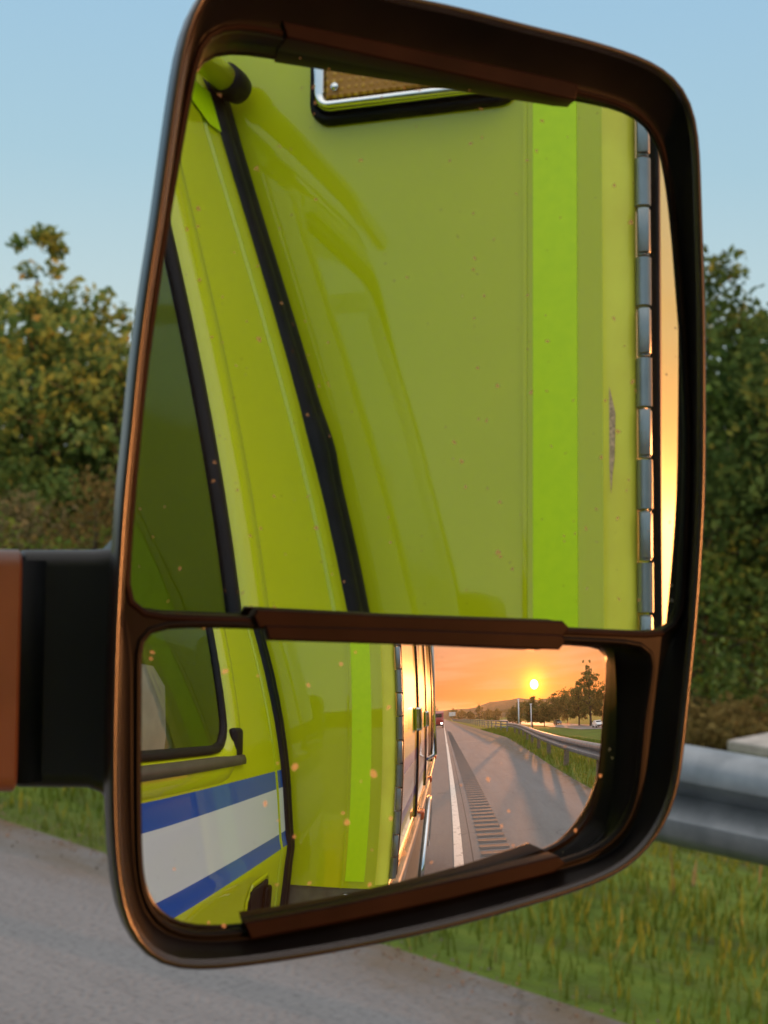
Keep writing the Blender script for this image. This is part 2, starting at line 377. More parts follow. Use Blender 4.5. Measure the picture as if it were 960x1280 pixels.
# rumble strip: real grooves with rounded floors
m = Mat('groove_asphalt'); p = m.geo(); g = m.noise(200, 3, p); m.pbr(m.ramp(g, [(.35, (.075, .070, .067)), (.65, (.125, .117, .112))]), .85, bump=(g, .5, .005)); M['groove'] = m.m
vs = []; fs = []
for k in range(230):
    y0 = 10 - k*.30
    secs = [(0, .0035), (.05, .003), (.075, .0075), (.105, .0075), (.13, .0035), (.22, .0035)]
    b0 = len(vs)
    for (dy, zz) in secs: vs += [(.95, y0-dy, zz), (1.33, y0-dy, zz)]
    for q in range(len(secs)-1): fs.append((b0+2*q, b0+2*q+1, b0+2*q+3, b0+2*q+2))
# the grooves read as dark troughs between slightly raised lands
pyd('road_rumble_strip', vs, fs, M['groove'])['kind'] = 'structure'

# second carriageway down the bank
def ribbon(name, pts, wdt, mat, dz):
    P = [Vector(p) for p in pts]; vs = []; fs = []
    for i, p in enumerate(P):
        d = (P[min(i+1, len(P)-1)] - P[max(i-1, 0)]).normalized(); nrm = Vector((d.y, -d.x, 0))
        for s in (-.5, .5):
            q = p + nrm*wdt*s; vs.append((q.x, q.y, ground_h(p.x, p.y) + dz))
    for i in range(len(P)-1): fs.append((2*i, 2*i+1, 2*i+3, 2*i+2))
    o = pyd(name, vs, fs, mat); o['kind'] = 'structure'; return o
m = Mat('pale_asphalt'); p = m.geo(); f = m.noise(.8, 5, p); m.pbr(m.ramp(f, [(.3, (.16, .15, .145)), (.7, (.22, .21, .20))]), .75); M['pale_asphalt'] = m.m
ramp_pts = [(90, -45, 0), (62, -66, 0), (46, -86, 0), (38.5, -108, 0), (40.5, -165, 0), (41, -225, 0), (44, -300, 0), (60, -480, 0)]
fine = []
for i in range(len(ramp_pts)-1):
    a, b = Vector(ramp_pts[i]), Vector(ramp_pts[i+1])
    for k in range(6): fine.append(tuple(a.lerp(b, k/6)))
ribbon('side_road', fine, 9.5, M['pale_asphalt'], .06)
ribbon('side_road_line', [(x-4.2, y, 0) for x, y, z in fine], .18, M['road_paint'], .075)

# hills on the horizon behind
m = Mat('wooded_hill'); p = m.geo(); f = m.noise(.035, 6, p); f2 = m.noise(.3, 5, p)
c = m.mix(.5, m.ramp(f, [(.35, (.06, .055, .03)), (.65, (.13, .11, .06))]), m.ramp(f2, [(.35, (.05, .045, .025)), (.65, (.12, .10, .05))]))
m.pbr(c, .95, bump=(f2, 1, 3), spec=.1); M['hill'] = m.m
def hill(name, cx, cy, rx, ry, h, seed):
    n = 60; vs = []; fs = []; r0 = random.Random(seed); ph = [r0.uniform(0, 6) for _ in range(8)]
    for j in range(n+1):
        for i in range(n+1):
            u, v = i/n*2-1, j/n*2-1
            e = max(0, 1-u*u)**.8*max(0, 1-v*v)
            wob = 1 + .16*math.sin(u*7+ph[0]) + .10*math.sin(u*17+ph[1]) + .05*math.sin(u*41+ph[2]) + .03*math.sin(u*97+ph[3]+v*5)
            vs.append((cx+u*rx, cy+v*ry, -4 + h*e*wob))
    for j in range(n):
        for i in range(n): a = j*(n+1)+i; fs.append((a, a+1, a+n+2, a+n+1))
    o = pyd(name, vs, fs, M['hill'], smooth=True); o['kind'] = 'structure'
hill('hills', 200, -1150, 520, 260, 30, 3)
hill('hills', -330, -1500, 420, 300, 32, 5)
hill('hills', 640, -950, 420, 240, 30, 8)
hill('hills', 900, 700, 700, 420, 26, 9)

# ------------------------------------------------------------------ the ambulance
XC = -.87
amb = empty('ambulance', (XC, -2.2, 0), 'lime yellow-green ambulance with blue and white stripes, its black passenger side mirror filling the view', 'ambulance')
PROF = [(0.42, 0.0), (0.5, 0.03), (0.65, 0.055), (0.8, 0.072), (0.95, 0.083), (1.05, 0.0869), (1.1, 0.0895), (1.13, 0.0905), (1.165, 0.0935), (1.18, 0.0935), (1.2, 0.0886), (1.25, 0.083), (1.3, 0.0778), (1.35, 0.0712), (1.4, 0.0633), (1.45, 0.0541), (1.5, 0.0437), (1.55, 0.0322), (1.6, 0.0197), (1.65, 0.0061), (1.7, -0.0084), (1.75, -0.0236), (1.8, -0.0396), (1.85, -0.056), (1.9, -0.0727), (1.95, -0.0895), (2.0, -0.1061), (2.05, -0.122)]
PZ = [a for a, b in PROF]; PX = [b-.012 for a, b in PROF]
def taper(y):            # the cab narrows towards the windscreen
    return .20*smooth01((y+.10)/1.6)**1.0 + .035*smooth01((y+.02)/.30)
def px(y, z): return float(np.interp(z, PZ, PX)) - taper(y)
def yfront(z):
    return .95 if z < 1.30 else .95 - (z-1.30)*.86
WY0, WY1, WZ0, WZ1 = -.318, .46, 1.393, 1.995      # side window opening
def in_window(y, z, off=0):
    """signed distance of a rounded, slanting opening; negative inside"""
    y1 = min(WY1, yfront(z)-.30)
    y = y + (z-1.5)*.13*max(0, min(1, (.1-y)/.3))
    cy, cz = (WY0+y1)/2, (WZ0+WZ1)/2; r = .05
    qy, qz = abs(y-cy) - ((y1-WY0)/2 - r), abs(z-cz) - ((WZ1-WZ0)/2 - r)
    return math.hypot(max(qy, 0), max(qz, 0)) + min(max(qy, qz), 0) - r
# ---- cab shell
zs = sorted(set([round(z, 4) for z in PZ] + [round(z, 4) for z in np.arange(1.03, 2.05, .0125)]))
ss = [-.555, -.545, -.535, -.529, -.526, -.523, -.520, -.517, -.514, -.511] + list(np.arange(-.50, .30, .0125)) + list(np.arange(.32, .951, .035)) + [.95]
roof = [(-.146, 2.075), (-.162, 2.095), (-.19, 2.112), (-.245, 2.127), (-.38, 2.14), (-.6, 2.15)]
def cab_ring():
    pts = [(float(np.interp(z, PZ, PX)), z) for z in zs] + roof
    mir = [(2*XC - x, z) for x, z in pts[::-1]]
    return pts + mir
ring = cab_ring(); nr = len(ring)
bm = bmesh.new(); rows = []
for s in ss:
    row = []
    for x, z in ring:
        y = s if s <= 0 else s*yfront(z)/.95
        t = taper(y); sg = 1 if x > XC else -1
        groove = .006 if (-.5215 < s < -.5165 and z < 2.02) else 0
        k = min(1, abs(x-XC)/.75)
        lean = .010*max(0, 1-((z-2.05)/.2)**2) * 0
        row.append(bm.verts.new((x - sg*(t*k + groove) , y, z - (.05*smooth01((y-.0)/.5) if z > 2.06 else 0))))
    rows.append(row)
for i in range(len(rows)-1):
    for t in range(nr-1):
        q = (rows[i][t], rows[i][t+1], rows[i+1][t+1], rows[i+1][t])
        cy = sum(v.co.y for v in q)/4; cz = sum(v.co.z for v in q)/4
        if abs(q[0].co.x - XC) > .55 and cz < 2.03 and in_window(cy, cz) < .024: continue
        bm.faces.new(q)
bm.faces.new(rows[0])
bmesh.ops.recalc_face_normals(bm, faces=bm.faces)
cab = bmo('cab_body', bm, M['paint_cab'], amb, True); autosmooth(cab, 30)
# floor, dash and cab back seen through the pane
boxo('cab_floor', (XC-.82, -.54, .5), (XC+.82, .8, .72), M['interior'], amb)
boxo('dashboard', (XC-.78, .45, .72), (XC+.78, .80, 1.33), M['interior'], amb, .04)
# windscreen and its frame
def wpt(u, z, dy=0):    # u -1..1 across
    y = yfront(z) + .05*(1-u*u) + dy
    half = (px(yfront(z), z) - XC)
    return (XC + u*half*.985, y - .005, z)
vs = [wpt(u, z) for z in np.linspace(1.32, 2.04, 8) for u in np.linspace(-1, 1, 17)]
fs = [(j*17+i, j*17+i+1, (j+1)*17+i+1, (j+1)*17+i) for j in range(7) for i in range(16)]
pyd('windscreen', vs, fs, M['pane'], amb, True)
bm = bmesh.new()
tube(bm, [wpt(u, z, .006) for u, z in [(-1, 1.32), (-1, 1.6), (-1, 1.85), (-1, 2.04)]], .016, 8)
tube(bm, [wpt(u, z, .006) for u, z in [(1, 1.32), (1, 1.6), (1, 1.85), (1, 2.04)]], .016, 8)
tube(bm, [wpt(u, 1.32, .006) for u in np.linspace(-1, 1, 9)], .018, 8)
tube(bm, [wpt(u, 2.04, .006) for u in np.linspace(-1, 1, 9)], .018, 8)
bmo('windscreen_seal', bm, M['rubber'], amb, True)
# hood, grille, bumper
def lofty(name, rings, mat, parent, caps=True, smooth=True):
    bm = bmesh.new(); R_ = [[bm.verts.new(p) for p in r] for r in rings]; n = len(rings[0])
    for i in range(len(R_)-1):
        for t in range(n): bm.faces.new((R_[i][t], R_[i][(t+1) % n], R_[i+1][(t+1) % n], R_[i+1][t]))
    if caps: bm.faces.new(R_[0][::-1]); bm.faces.new(R_[-1])
    bmesh.ops.recalc_face_normals(bm, faces=bm.faces)
    o = bmo(name, bm, mat, parent, smooth)
    if smooth: autosmooth(o, 40)
    return o
def hood_ring(y, hw, top, low):
    return [(XC+hw*c, y, z) for c, z in ((-1, low), (-1.0, top-.25), (-.97, top-.1), (-.85, top-.02), (-.4, top+.02), (0, top+.03), (.4, top+.02), (.85, top-.02), (.97, top-.1), (1.0, top-.25), (1, low))]
lofty('hood', [hood_ring(.955, .72, 1.28, .5), hood_ring(1.3, .72, 1.25, .5), hood_ring(1.7, .69, 1.17, .5), hood_ring(1.95, .66, 1.06, .5), hood_ring(2.02, .62, 0.98, .5)], M['paint'], amb)
gr = boxo('grille', (XC-.42, 2.02, .6), (XC+.42, 2.05, .92), M['plastic'], amb, .01)
bm = bmesh.new()
for k in range(5): box(bm, (XC-.40, 2.05, .63+k*.055), (XC+.40, 2.065, .645+k*.055), .003)
bmo('grille_bar', bm, M['chrome'], gr)
for s in (-1, 1):
    boxo('headlight', (XC+s*.53-.08, 2.0, .74), (XC+s*.53+.08, 2.05, .88), M['car_glass'], amb, .02)
boxo('bumper', (XC-.95, 2.03, .35), (XC+.95, 2.20, .6), M['chrome'], amb, .03, 3)
# fenders over the front wheels
for s in (-1, 1):
    prof = []
    cy = 1.35
    for k in range(13):
        a = math.pi*k/12; prof.append((cy+.52*math.cos(a), .45+.46*math.sin(a)))
    bm = bmesh.new(); inner = [(cy+(y-cy)*.86, .45+(z-.45)*.86) for y, z in prof]
    xo = XC+s*.98; xi = XC+s*.66
    A = [bm.verts.new((xo, y, z)) for y, z in prof]; B = [bm.verts.new((xi, y, z)) for y, z in prof]
    Ai = [bm.verts.new((xo, y, z)) for y, z in inner]; Bi = [bm.verts.new((xi, y, z)) for y, z in inner]
    for k in range(12):
        bm.faces.new((A[k], A[k+1], B[k+1], B[k])); bm.faces.new((A[k], Ai[k], Ai[k+1], A[k+1])); bm.faces.new((Ai[k], Bi[k], Bi[k+1], Ai[k+1]))
    bmesh.ops.recalc_face_normals(bm, faces=bm.faces); bmo('fender', bm, M['paint'], amb)
def wheel(x, y, s, r=.39):
    bm = bmesh.new()
    pr = [(-.13, .62*r), (-.14, .85*r), (-.115, .97*r), (-.05, r), (.05, r), (.115, .97*r), (.14, .85*r), (.13, .62*r)]
    rings = [[bm.verts.new((x+a, y+b*math.cos(t*2*math.pi/32), r+b*math.sin(t*2*math.pi/32))) for a, b in pr] for t in range(32)]
    for t in range(32):
        for q in range(7): bm.faces.new((rings[t][q], rings[t][q+1], rings[(t+1) % 32][q+1], rings[(t+1) % 32][q]))
    bmesh.ops.recalc_face_normals(bm, faces=bm.faces)
    wh = bmo('wheel', bm, M['rubber'], amb, True)
    bm = bmesh.new(); tube(bm, [(x-.10, y, r), (x+s*.02, y, r), (x+s*.09, y, r), (x+s*.12, y, r)], [.63*r, .63*r, .35*r, .2*r], 24)
    bmo('rim', bm, M['steel'], wh, True)
for s in (-1, 1):
    wheel(XC+s*.84, 1.35, s); wheel(XC+s*.92, -3.3, s)

# ---- window surround on the right side: painted flange, rubber, pane
def win_loop(off, n=120):
    """points (y,z) of the opening grown by off, found by marching from the centre"""
    out = []
    c = (-.0, 1.66)
    for k in range(n):
        a = 2*math.pi*k/n; dy, dz = math.cos(a), math.sin(a); lo, hi = 0, 1.2
        for _ in range(26):
            mid = (lo+hi)/2
            if in_window(c[0]+dy*mid, c[1]+dz*mid) < off: lo = mid
            else: hi = mid
        out.append((c[0]+dy*lo, c[1]+dz*lo))
    return out
def wring(name, steps, mat, mirror=False, parent=amb):
    bm = bmesh.new(); R_ = []
    for off, dx in steps:
        r = []
        for y, z in win_loop(off):
            x = px(y, z) + dx
            if mirror: x = 2*XC - x
            r.append(bm.verts.new((x, y, z)))
        R_.append(r)
    n = len(R_[0])
    for i in range(len(R_)-1):
        for t in range(n): bm.faces.new((R_[i][t], R_[i][(t+1) % n], R_[i+1][(t+1) % n], R_[i+1][t]))
    bmesh.ops.recalc_face_normals(bm, faces=bm.faces)
    return bmo(name, bm, mat, parent, True)
for mir in (False, True):
    wring('window_flange', [(.052, -.003), (.048, .0012), (.030, .0045), (.016, .003), (.006, -.004), (.002, -.012)], M['paint'], mir)
    pn = wring('window_seal', [(.004, -.012), (.002, -.004), (-.004, -.003), (-.009, -.005), (-.011, -.009), (-.011, -.013)], M['rubber'], mir)
    loop = win_loop(-.008)
    vs = [((px(y, z)-.010) if not mir else 2*XC-(px(y, z)-.010), y, z) for y, z in loop]
    # pane as a fan of rows so it follows the curve of the door
    bm = bmesh.new(); nn = len(loop); prev = None
    for q in (1.0, .8, .6, .4, .2):
        r = []
        for y, z in loop:
            yy, zz = y*q, 1.66+(z-1.66)*q
            xx = px(yy, zz)-.010
            r.append(bm.verts.new((2*XC-xx if mir else xx, yy, zz)))
        if prev:
            for t in range(nn): bm.faces.new((prev[t], prev[(t+1) % nn], r[(t+1) % nn], r[t]))
        prev = r
    bm.faces.new(prev); bmesh.ops.recalc_face_normals(bm, faces=bm.faces)
    bmo('window_pane', bm, M['pane'], amb, True)
# belt moulding under the window
def surf_strip(name, y0, y1, z0, z1, d0, mat, parent=amb, n=30):
    bm = bmesh.new(); rows = []
    for k in range(n+1):
        y = y0+(y1-y0)*k/n
        pts = [(px(y, z0)-.003, z0), (px(y, z0)+d0, z0+.002), (px(y, (z0+z1)/2)+d0*1.25, (z0+z1)/2), (px(y, z1)+d0, z1-.002), (px(y, z1)-.003, z1)]
        rows.append([bm.verts.new((x, y, z)) for x, z in pts])
    for i in range(n):
        for t in range(4): bm.faces.new((rows[i][t], rows[i][t+1], rows[i+1][t+1], rows[i+1][t]))
    bm.faces.new(rows[0]); bm.faces.new(rows[-1]); bmesh.ops.recalc_face_normals(bm, faces=bm.faces)
    return bmo(name, bm, mat, parent, True)
surf_strip('belt_moulding', -.345, .55, 1.366, 1.386, .0075, M['trim'])
# small black corner block at the foot of the window
bm = bmesh.new(); box(bm, (px(-.34, 1.41)-.010, -.350, 1.380), (px(-.34, 1.41)+.008, -.311, 1.432), .008, 3)
bmo('corner_block', bm, M['rubber'], amb, True)
# door handle in its pocket
hy0, hy1, hz0, hz1 = -.452, -.335, 1.040, 1.150
bm = bmesh.new(); xb = px(-.4, 1.09)
outer = [(hy0, hz0), (hy1-.012, hz0), (hy1, hz0+.02), (hy1, hz1-.03), (hy1-.02, hz1), (hy0+.012, hz1), (hy0, hz1-.012)]
O_ = [bm.verts.new((px(y, z)+.0015, y, z)) for y, z in outer]
mid_ = [bm.verts.new((px(y, z)+.003, hy0+(y-hy0)*.88+.006, hz0+(z-hz0)*.9+.005)) for y, z in outer]
I_ = [bm.verts.new((px(y, z)-.012, hy0+(y-hy0)*.8+.010, hz0+(z-hz0)*.82+.009)) for y, z in outer]
for a, b in ((O_, mid_), (mid_, I_)):
    for t in range(len(a)): bm.faces.new((a[t], a[(t+1) % len(a)], b[(t+1) % len(a)], b[t]))
bmesh.ops.recalc_face_normals(bm, faces=bm.faces); hp = bmo('door_handle_pocket', bm, M['paint'], amb)
bm = bmesh.new(); box(bm, (xb+.000, hy0+.012, hz0+.010), (xb+.0075, hy1-.014, hz1-.014), .003); bmo('handle_recess', bm, M['rubber'], hp)
bm = bmesh.new(); box(bm, (xb+.008, hy0+.020, hz0+.018), (xb+.020, hy0+.045, hz1-.022), .006, 3); bmo('door_handle', bm, M['plastic'], hp, True)
# roof grab tube with its black end, reflective patch under it
rt = tubeo('roof_tube', [(-.113, -.555, 2.058), (-.115, -.4, 2.066), (-.123, -.15, 2.078), (-.141, .12, 2.084)], .0145, M['paint'], amb, 20)
bm = bmesh.new(); tube(bm, [(-.111, -.586, 2.056), (-.111, -.583, 2.056), (-.112, -.572, 2.057), (-.113, -.552, 2.058), (-.113, -.548, 2.058)], [.012, .016, .018, .018, .0155], 20)
bmo('tube_cap', bm, M['rubber'], rt, True)
surf = [(-.735, 2.405), (-.600, 2.405), (-.560, 2.350), (-.735, 2.300)]
bm = bmesh.new(); n1 = 8; rows = []
for k in range(n1+1):
    z = 2.045 - .045*k/n1; a, b = -.553, -.440 - .085*k/n1
    rows.append([bm.verts.new((px(y, z)+.0025, y, z)) for y in np.linspace(a, b, 5)])
for i in range(n1):
    for t in range(4): bm.faces.new((rows[i][t], rows[i][t+1], rows[i+1][t+1], rows[i+1][t]))
bmesh.ops.recalc_face_normals(bm, faces=bm.faces); bmo('reflective_patch', bm, M['lime_tape'], amb, True)
# second reflective patch on the door side
# rubber seal between cab and body
bm = bmesh.new(); rows = []
zz = np.linspace(.42, 2.05, 110)
for y, d in ((-.551, -.006), (-.555, .003), (-.562, .0075), (-.571, .0085), (-.577, .005), (-.583, .008), (-.592, .008), (-.603, .000)):
    r = []
    for z in zz:
        wob = .0035*math.exp(-((z-1.67)/.03)**2) + .0015*math.sin(z*9)
        r.append(bm.verts.new((float(np.interp(z, PZ, PX)) + d + wob, y, z)))
    for x, z in roof: r.append(bm.verts.new((x+d*.4, y, z+d)))
    r += [bm.verts.new((2*XC-v.co.x, y, v.co.z)) for v in r[::-1]]
    rows.append(r)
for i in range(len(rows)-1):
    for t in range(len(rows[0])-1): bm.faces.new((rows[i][t], rows[i][t+1], rows[i+1][t+1], rows[i+1][t]))
bmesh.ops.recalc_face_normals(bm, faces=bm.faces); bmo('cab_seal', bm, M['rubber'], amb, True)
# seat, headrest
st = lofty('seat_back', [[(x, y+dy, z) for x, y in ((-.56, -.17), (-.56, -.06), (-.46, -.03), (-.14, -.02), (-.020+ox, -.05), (-.006+ox, -.10), (-.012+ox, -.20), (-.12, -.22))] for z, dy, ox in ((.80, .16, .0), (1.1, .08, .0), (1.3, .03, .0), (1.42, .0, -.004), (1.50, -.01, -.014), (1.535, -.015, -.04))], M['seat'], amb)
hr = boxo('headrest', (-.36, -.19, 1.545), (-.060, -.07, 1.72), M['headrest'], amb, .035, 3)
boxo('seat_cushion', (-.60, -.30, .72), (-.10, .3, .92), M['seat'], amb, .04, 3)

# ---- body (box)
BX1, BY0, BY1, BZ0, BZ1 = .309, -.60, -4.90, .50, 2.62
BX0 = 2*XC - BX1; SK = 1.076
def rrect(x0, x1, y0, y1, r, n=6):
    pts = []
    for cx, cy, a0 in ((x1-r, y0-r, 0), (x0+r, y0-r, 90), (x0+r, y1+r, 180), (x1-r, y1+r, 270)):
        for k in range(n+1):
            a = R(a0+90*k/n); pts.append((cx+r*math.cos(a), cy+r*math.sin(a)))
    return pts
rr = rrect(BX0, BX1, BY0, BY1, .022)
lofty('body_shell', [[(x, y, z) for x, y in rr] for z in (SK, 1.2, 1.5, 1.8, 2.1, 2.3, 2.57)] + [[(XC+(x-XC)*.99, -2.9+(y+2.9)*.995, 2.61) for x, y in rr], [(XC+(x-XC)*.97, -2.9+(y+2.9)*.985, 2.62) for x, y in rr]], M['paint_box'], amb)
rr2 = rrect(BX0+.006, BX1-.006, BY0-.006, BY1+.006, .02)
sk = lofty('lower_skirt', [[(x, y, z) for x, y in rr2] for z in (.45, .8, SK-.002)], M['alu'], amb)
# rub rail round the foot of the paint and corner guards
boxo('rub_rail', (BX1-.004, BY1+.1, SK-.055), (BX1+.022, BY0-.06, SK-.012), M['steel'], amb, .006); boxo('rub_rail', (BX0-.022, BY1+.1, SK-.055), (BX0+.004, BY0-.06, SK-.012), M['steel'], amb, .006)
cg = boxo('corner_guard', (BX1-.055, BY0-.03, SK-.085), (BX1+.010, BY0+.012, SK-.004), M['steel'], amb, .006)
boxo('corner_marker_light', (BX1+.000, BY0-.020, SK-.13), (BX1+.026, BY0+.016, SK-.04), M['red_lens'], amb, .006)
boxo('corner_marker_bracket', (BX1-.006, BY0-.024, SK-.036), (BX1+.020, BY0+.018, SK-.008), M['chrome'], amb, .005)
# reflective tapes on the front wall
boxo('reflective_strip', (.2095, BY0-.001, 1.092), (.2540, BY0+.0018, 2.60), M['lime_tape'], amb)
boxo('panel_joint_cover', (.199, BY0-.001, SK), (.2035, BY0+.0025, 2.60), M['paint'], amb)
cor = bmesh.new()
rings = []
for z in np.linspace(SK+.01, 2.60, 30):
    r = []
    for k in range(-1, 7):
        a = R(100 - 14*k); r.append(cor.verts.new((BX1-.0235+.0245*math.cos(a), BY0-.0235+.0245*math.sin(a), z)))
    rings.append(r)
for i in range(len(rings)-1):
    for t in range(7): cor.faces.new((rings[i][t], rings[i][t+1], rings[i+1][t+1], rings[i+1][t]))
bmesh.ops.recalc_face_normals(cor, faces=cor.faces); bmo('edge_tape', cor, M['yellow_tape'], amb, True)
# torn patch in the yellow tape
vs = [(.2860, 1.715), (.2885, 1.704), (.2915, 1.690), (.2912, 1.665), (.2905, 1.645), (.2885, 1.630), (.2872, 1.612), (.2858, 1.640)]
bm = bmesh.new(); F_ = [bm.verts.new((x, BY0+.0026, z)) for x, z in vs]; B_ = [bm.verts.new((x, BY0-.001, z)) for x, z in vs]
bm.faces.new(F_); 
for t in range(len(F_)): bm.faces.new((F_[t], F_[(t+1) % 8], B_[(t+1) % 8], B_[t]))
bmesh.ops.recalc_face_normals(bm, faces=bm.faces); bmo('torn_tape_patch', bm, simple('bare_metal_patch', (.60, .42, .26), .8, 0, var=.5, scale=300), amb)
# piano hinge standing on the corner
bm = bmesh.new(); k = 0; z = SK+.02
while z < 2.58:
    r_ = .0078 if k % 2 == 0 else .0060; tube(bm, [(BX1+.0075, BY0-.016, z+.0012), (BX1+.0075, BY0-.016, z+.0488)], r_, 14)
    if k % 2 == 0: box(bm, (BX1+.0015, BY0-.060, z+.002), (BX1+.0055, BY0-.018, z+.048), .001)
    else: box(bm, (BX1+.0045, BY0-.016, z+.003), (BX1+.0150, BY0-.0055, z+.047), .001)
    z += .050; k += 1
bmo('door_hinge', bm, M['steel'], amb); autosmooth(bpy.data.objects[[o.name for o in bpy.data.objects if o.name.startswith('door_hinge')][-1]], 40)
# compartment doors on the side: raised skins, drip rails, handles, black gaskets
DO = [(-.73, -1.42), (-1.50, -2.35), (-4.05, -4.78)]
for a, b in DO:
    d = boxo('compartment_door', (BX1-.003, b, SK+.015), (BX1+.004, a+.035, 2.42), M['paint_box'], amb, .003)
    bm = bmesh.new()
    for yy in (a+.046, b-.012): box(bm, (BX1-.001, yy-.007, SK+.01), (BX1+.0125, yy+.007, 2.44), .003)
    box(bm, (BX1-.001, b-.004, 2.425), (BX1+.0125, a+.038, 2.438), .003)
    bmo('door_gasket', bm, M['rubber'], d)
    hb = boxo('door_latch', (BX1+.004, b+.07, 1.40), (BX1+.030, b+.16, 1.48), M['chrome'], d, .008)
tubeo('grab_rail', [(BX1+.002, -2.70, 1.20), (BX1+.055, -2.70, 1.23), (BX1+.055, -2.70, 1.9), (BX1+.002, -2.70, 1.93)], .014, M['chrome'], amb)
for yy in (-1.66, -2.95, -4.98):
    boxo('side_marker_light', (BX1+.004, yy-.05, 1.035), (BX1+.036, yy+.03, 1.072), M['red_lens'], amb, .008)
for yy in (-1.9, -4.6):
    fl = boxo('scene_light', (BX1-.002, yy-.11, 2.46), (BX1+.02, yy+.11, 2.58), M['chrome'], amb, .01)
# fender ring round the rear wheel and rear step
fl = []
for k in range(17):
    a = math.pi*k/16; fl.append((BX1+.012, -3.3+.52*math.cos(a), .42+.46*math.sin(a)))
tubeo('wheel_arch_trim', fl, .022, M['chrome'], amb, 10)
boxo('rear_step', (BX0+.02, BY1-.22, .42), (BX1-.02, BY1, .52), M['alu'], amb, .01)
# amber warning light, chrome bezel, black gasket
LX0, LX1, LZ0, LZ1 = -.032, .196, 2.010, 2.190
def frame_bm(x0, x1, z0, z1, wd, y0, y1, r):
    bm = bmesh.new(); 
    def loop(d, y):
        pts = []
        rr_ = max(r-d, .004)
        for cx, cz, a0 in ((x1-d-rr_, z1-d-rr_, 0), (x0+d+rr_, z1-d-rr_, 90), (x0+d+rr_, z0+d+rr_, 180), (x1-d-rr_, z0+d+rr_, 270)):
            for k in range(7):
                a = R(a0+15*k); pts.append(bm.verts.new((cx+rr_*math.cos(a), y, cz+rr_*math.sin(a))))
        return pts
    Ls = [loop(0, y0), loop(.0, (y0+y1)/2), loop(wd*.18, y1), loop(wd*.55, y1), loop(wd*.9, (y0+2*y1)/3), loop(wd, y0)]
    for i in range(len(Ls)-1):
        n = len(Ls[0])
        for t in range(n): bm.faces.new((Ls[i][t], Ls[i][(t+1) % n], Ls[i+1][(t+1) % n], Ls[i+1][t]))
    bmesh.ops.recalc_face_normals(bm, faces=bm.faces); return bm
wl = bmo('warning_light', frame_bm(LX0, LX1, LZ0, LZ1, .012, BY0-.001, BY0+.012, .022), M['rubber'], amb, True)
bmo('bezel', frame_bm(LX0+.0095, LX1-.0095, LZ0+.0095, LZ1-.0095, .014, BY0+.002, BY0+.026, .018), M['chrome'], wl, True)
ln = boxo('lens', (LX0+.022, BY0+.001, LZ0+.022), (LX1-.022, BY0+.020, LZ1-.022), M['amber'], wl, .004)
for sx in (LX0+.034, LX1-.034):
    for sz in (LZ0+.034, LZ1-.034): tubeo('screw', [(sx, BY0+.018, sz), (sx, BY0+.0235, sz)], .0042, M['chrome'], ln, 10)
# low marker light in the skirt
ml = bmo('skirt_marker_light', frame_bm(.205, .262, SK-.060, SK-.012, .006, BY0-.008, BY0+.004, .006), M['chrome'], amb, True)
boxo('lens', (.210, BY0-.007, SK-.055), (.257, BY0+.001, SK-.017), M['red_lens'], ml, .002)

# ------------------------------------------------------------------ side mirror
# outlines in the mirror's own plane, millimetres
OUTER = [(-66.9,168.7),(-70.7,163.5),(-73.7,156.2),(-75.9,149.1),(-78.4,132.5),(-80.9,111.4),(-83.7,87.8),(-86.4,67.5),(-88.7,46.3),(-90.5,23.3),(-92.1,2.9),(-93.0,-14.8),(-93.7,-37.4),(-93.9,-62.4),(-93.7,-82.4),(-93.2,-97.3),(-92.2,-109.7),(-90.4,-122.1),(-87.7,-130.9),(-83.1,-138.1),(-77.0,-143.2),(-68.6,-145.7),(-57.0,-146.2),(-36.1,-145.0),(-9.3,-142.2),(21.3,-137.7),(47.3,-132.6),(68.0,-127.7),(83.1,-122.4),(93.8,-114.6),(100.9,-105.1),(105.3,-94.1),(107.7,-78.8),(110.1,-59.1),(112.6,-36.5),(114.4,-13.7),(115.6,9.1),(115.8,37.8),(115.4,72.4),(113.9,110.0),(112.5,136.1),(110.5,146.2),(106.6,153.6),(100.8,159.1),(90.6,163.4),(71.8,167.0),(44.3,169.9),(17.6,172.7),(-2.5,173.9),(-27.8,176.1),(-47.0,176.7),(-59.0,174.0)]
WELL = [(-51.7,159.8),(-61.9,157.5),(-67.7,153.0),(-69.7,146.7),(-71.5,134.5),(-73.8,115.8),(-77.7,89.2),(-81.1,65.5),(-83.7,42.0),(-85.8,18.7),(-87.3,-4.4),(-88.0,-22.3),(-88.0,-33.7),(-86.6,-40.0),(-85.4,-47.7),(-84.7,-67.9),(-84.0,-93.1),(-83.0,-113.3),(-81.3,-124.6),(-77.1,-132.4),(-71.9,-136.4),(-62.9,-138.7),(-48.5,-139.3),(-21.9,-136.2),(11.3,-131.1),(45.9,-124.7),(69.8,-120.3),(83.5,-116.2),(91.2,-108.2),(94.9,-98.5),(97.9,-79.0),(100.9,-56.5),(105.9,-42.9),(109.7,-39.5),(112.2,-32.3),(113.4,-13.7),(114.0,15.1),(113.5,43.9),(111.8,72.9),(109.7,96.0),(106.7,119.1),(103.1,133.4),(97.6,142.2),(89.6,148.0),(67.6,151.4),(31.1,154.9),(1.8,157.4),(-26.5,159.2),(-40.3,159.6)]
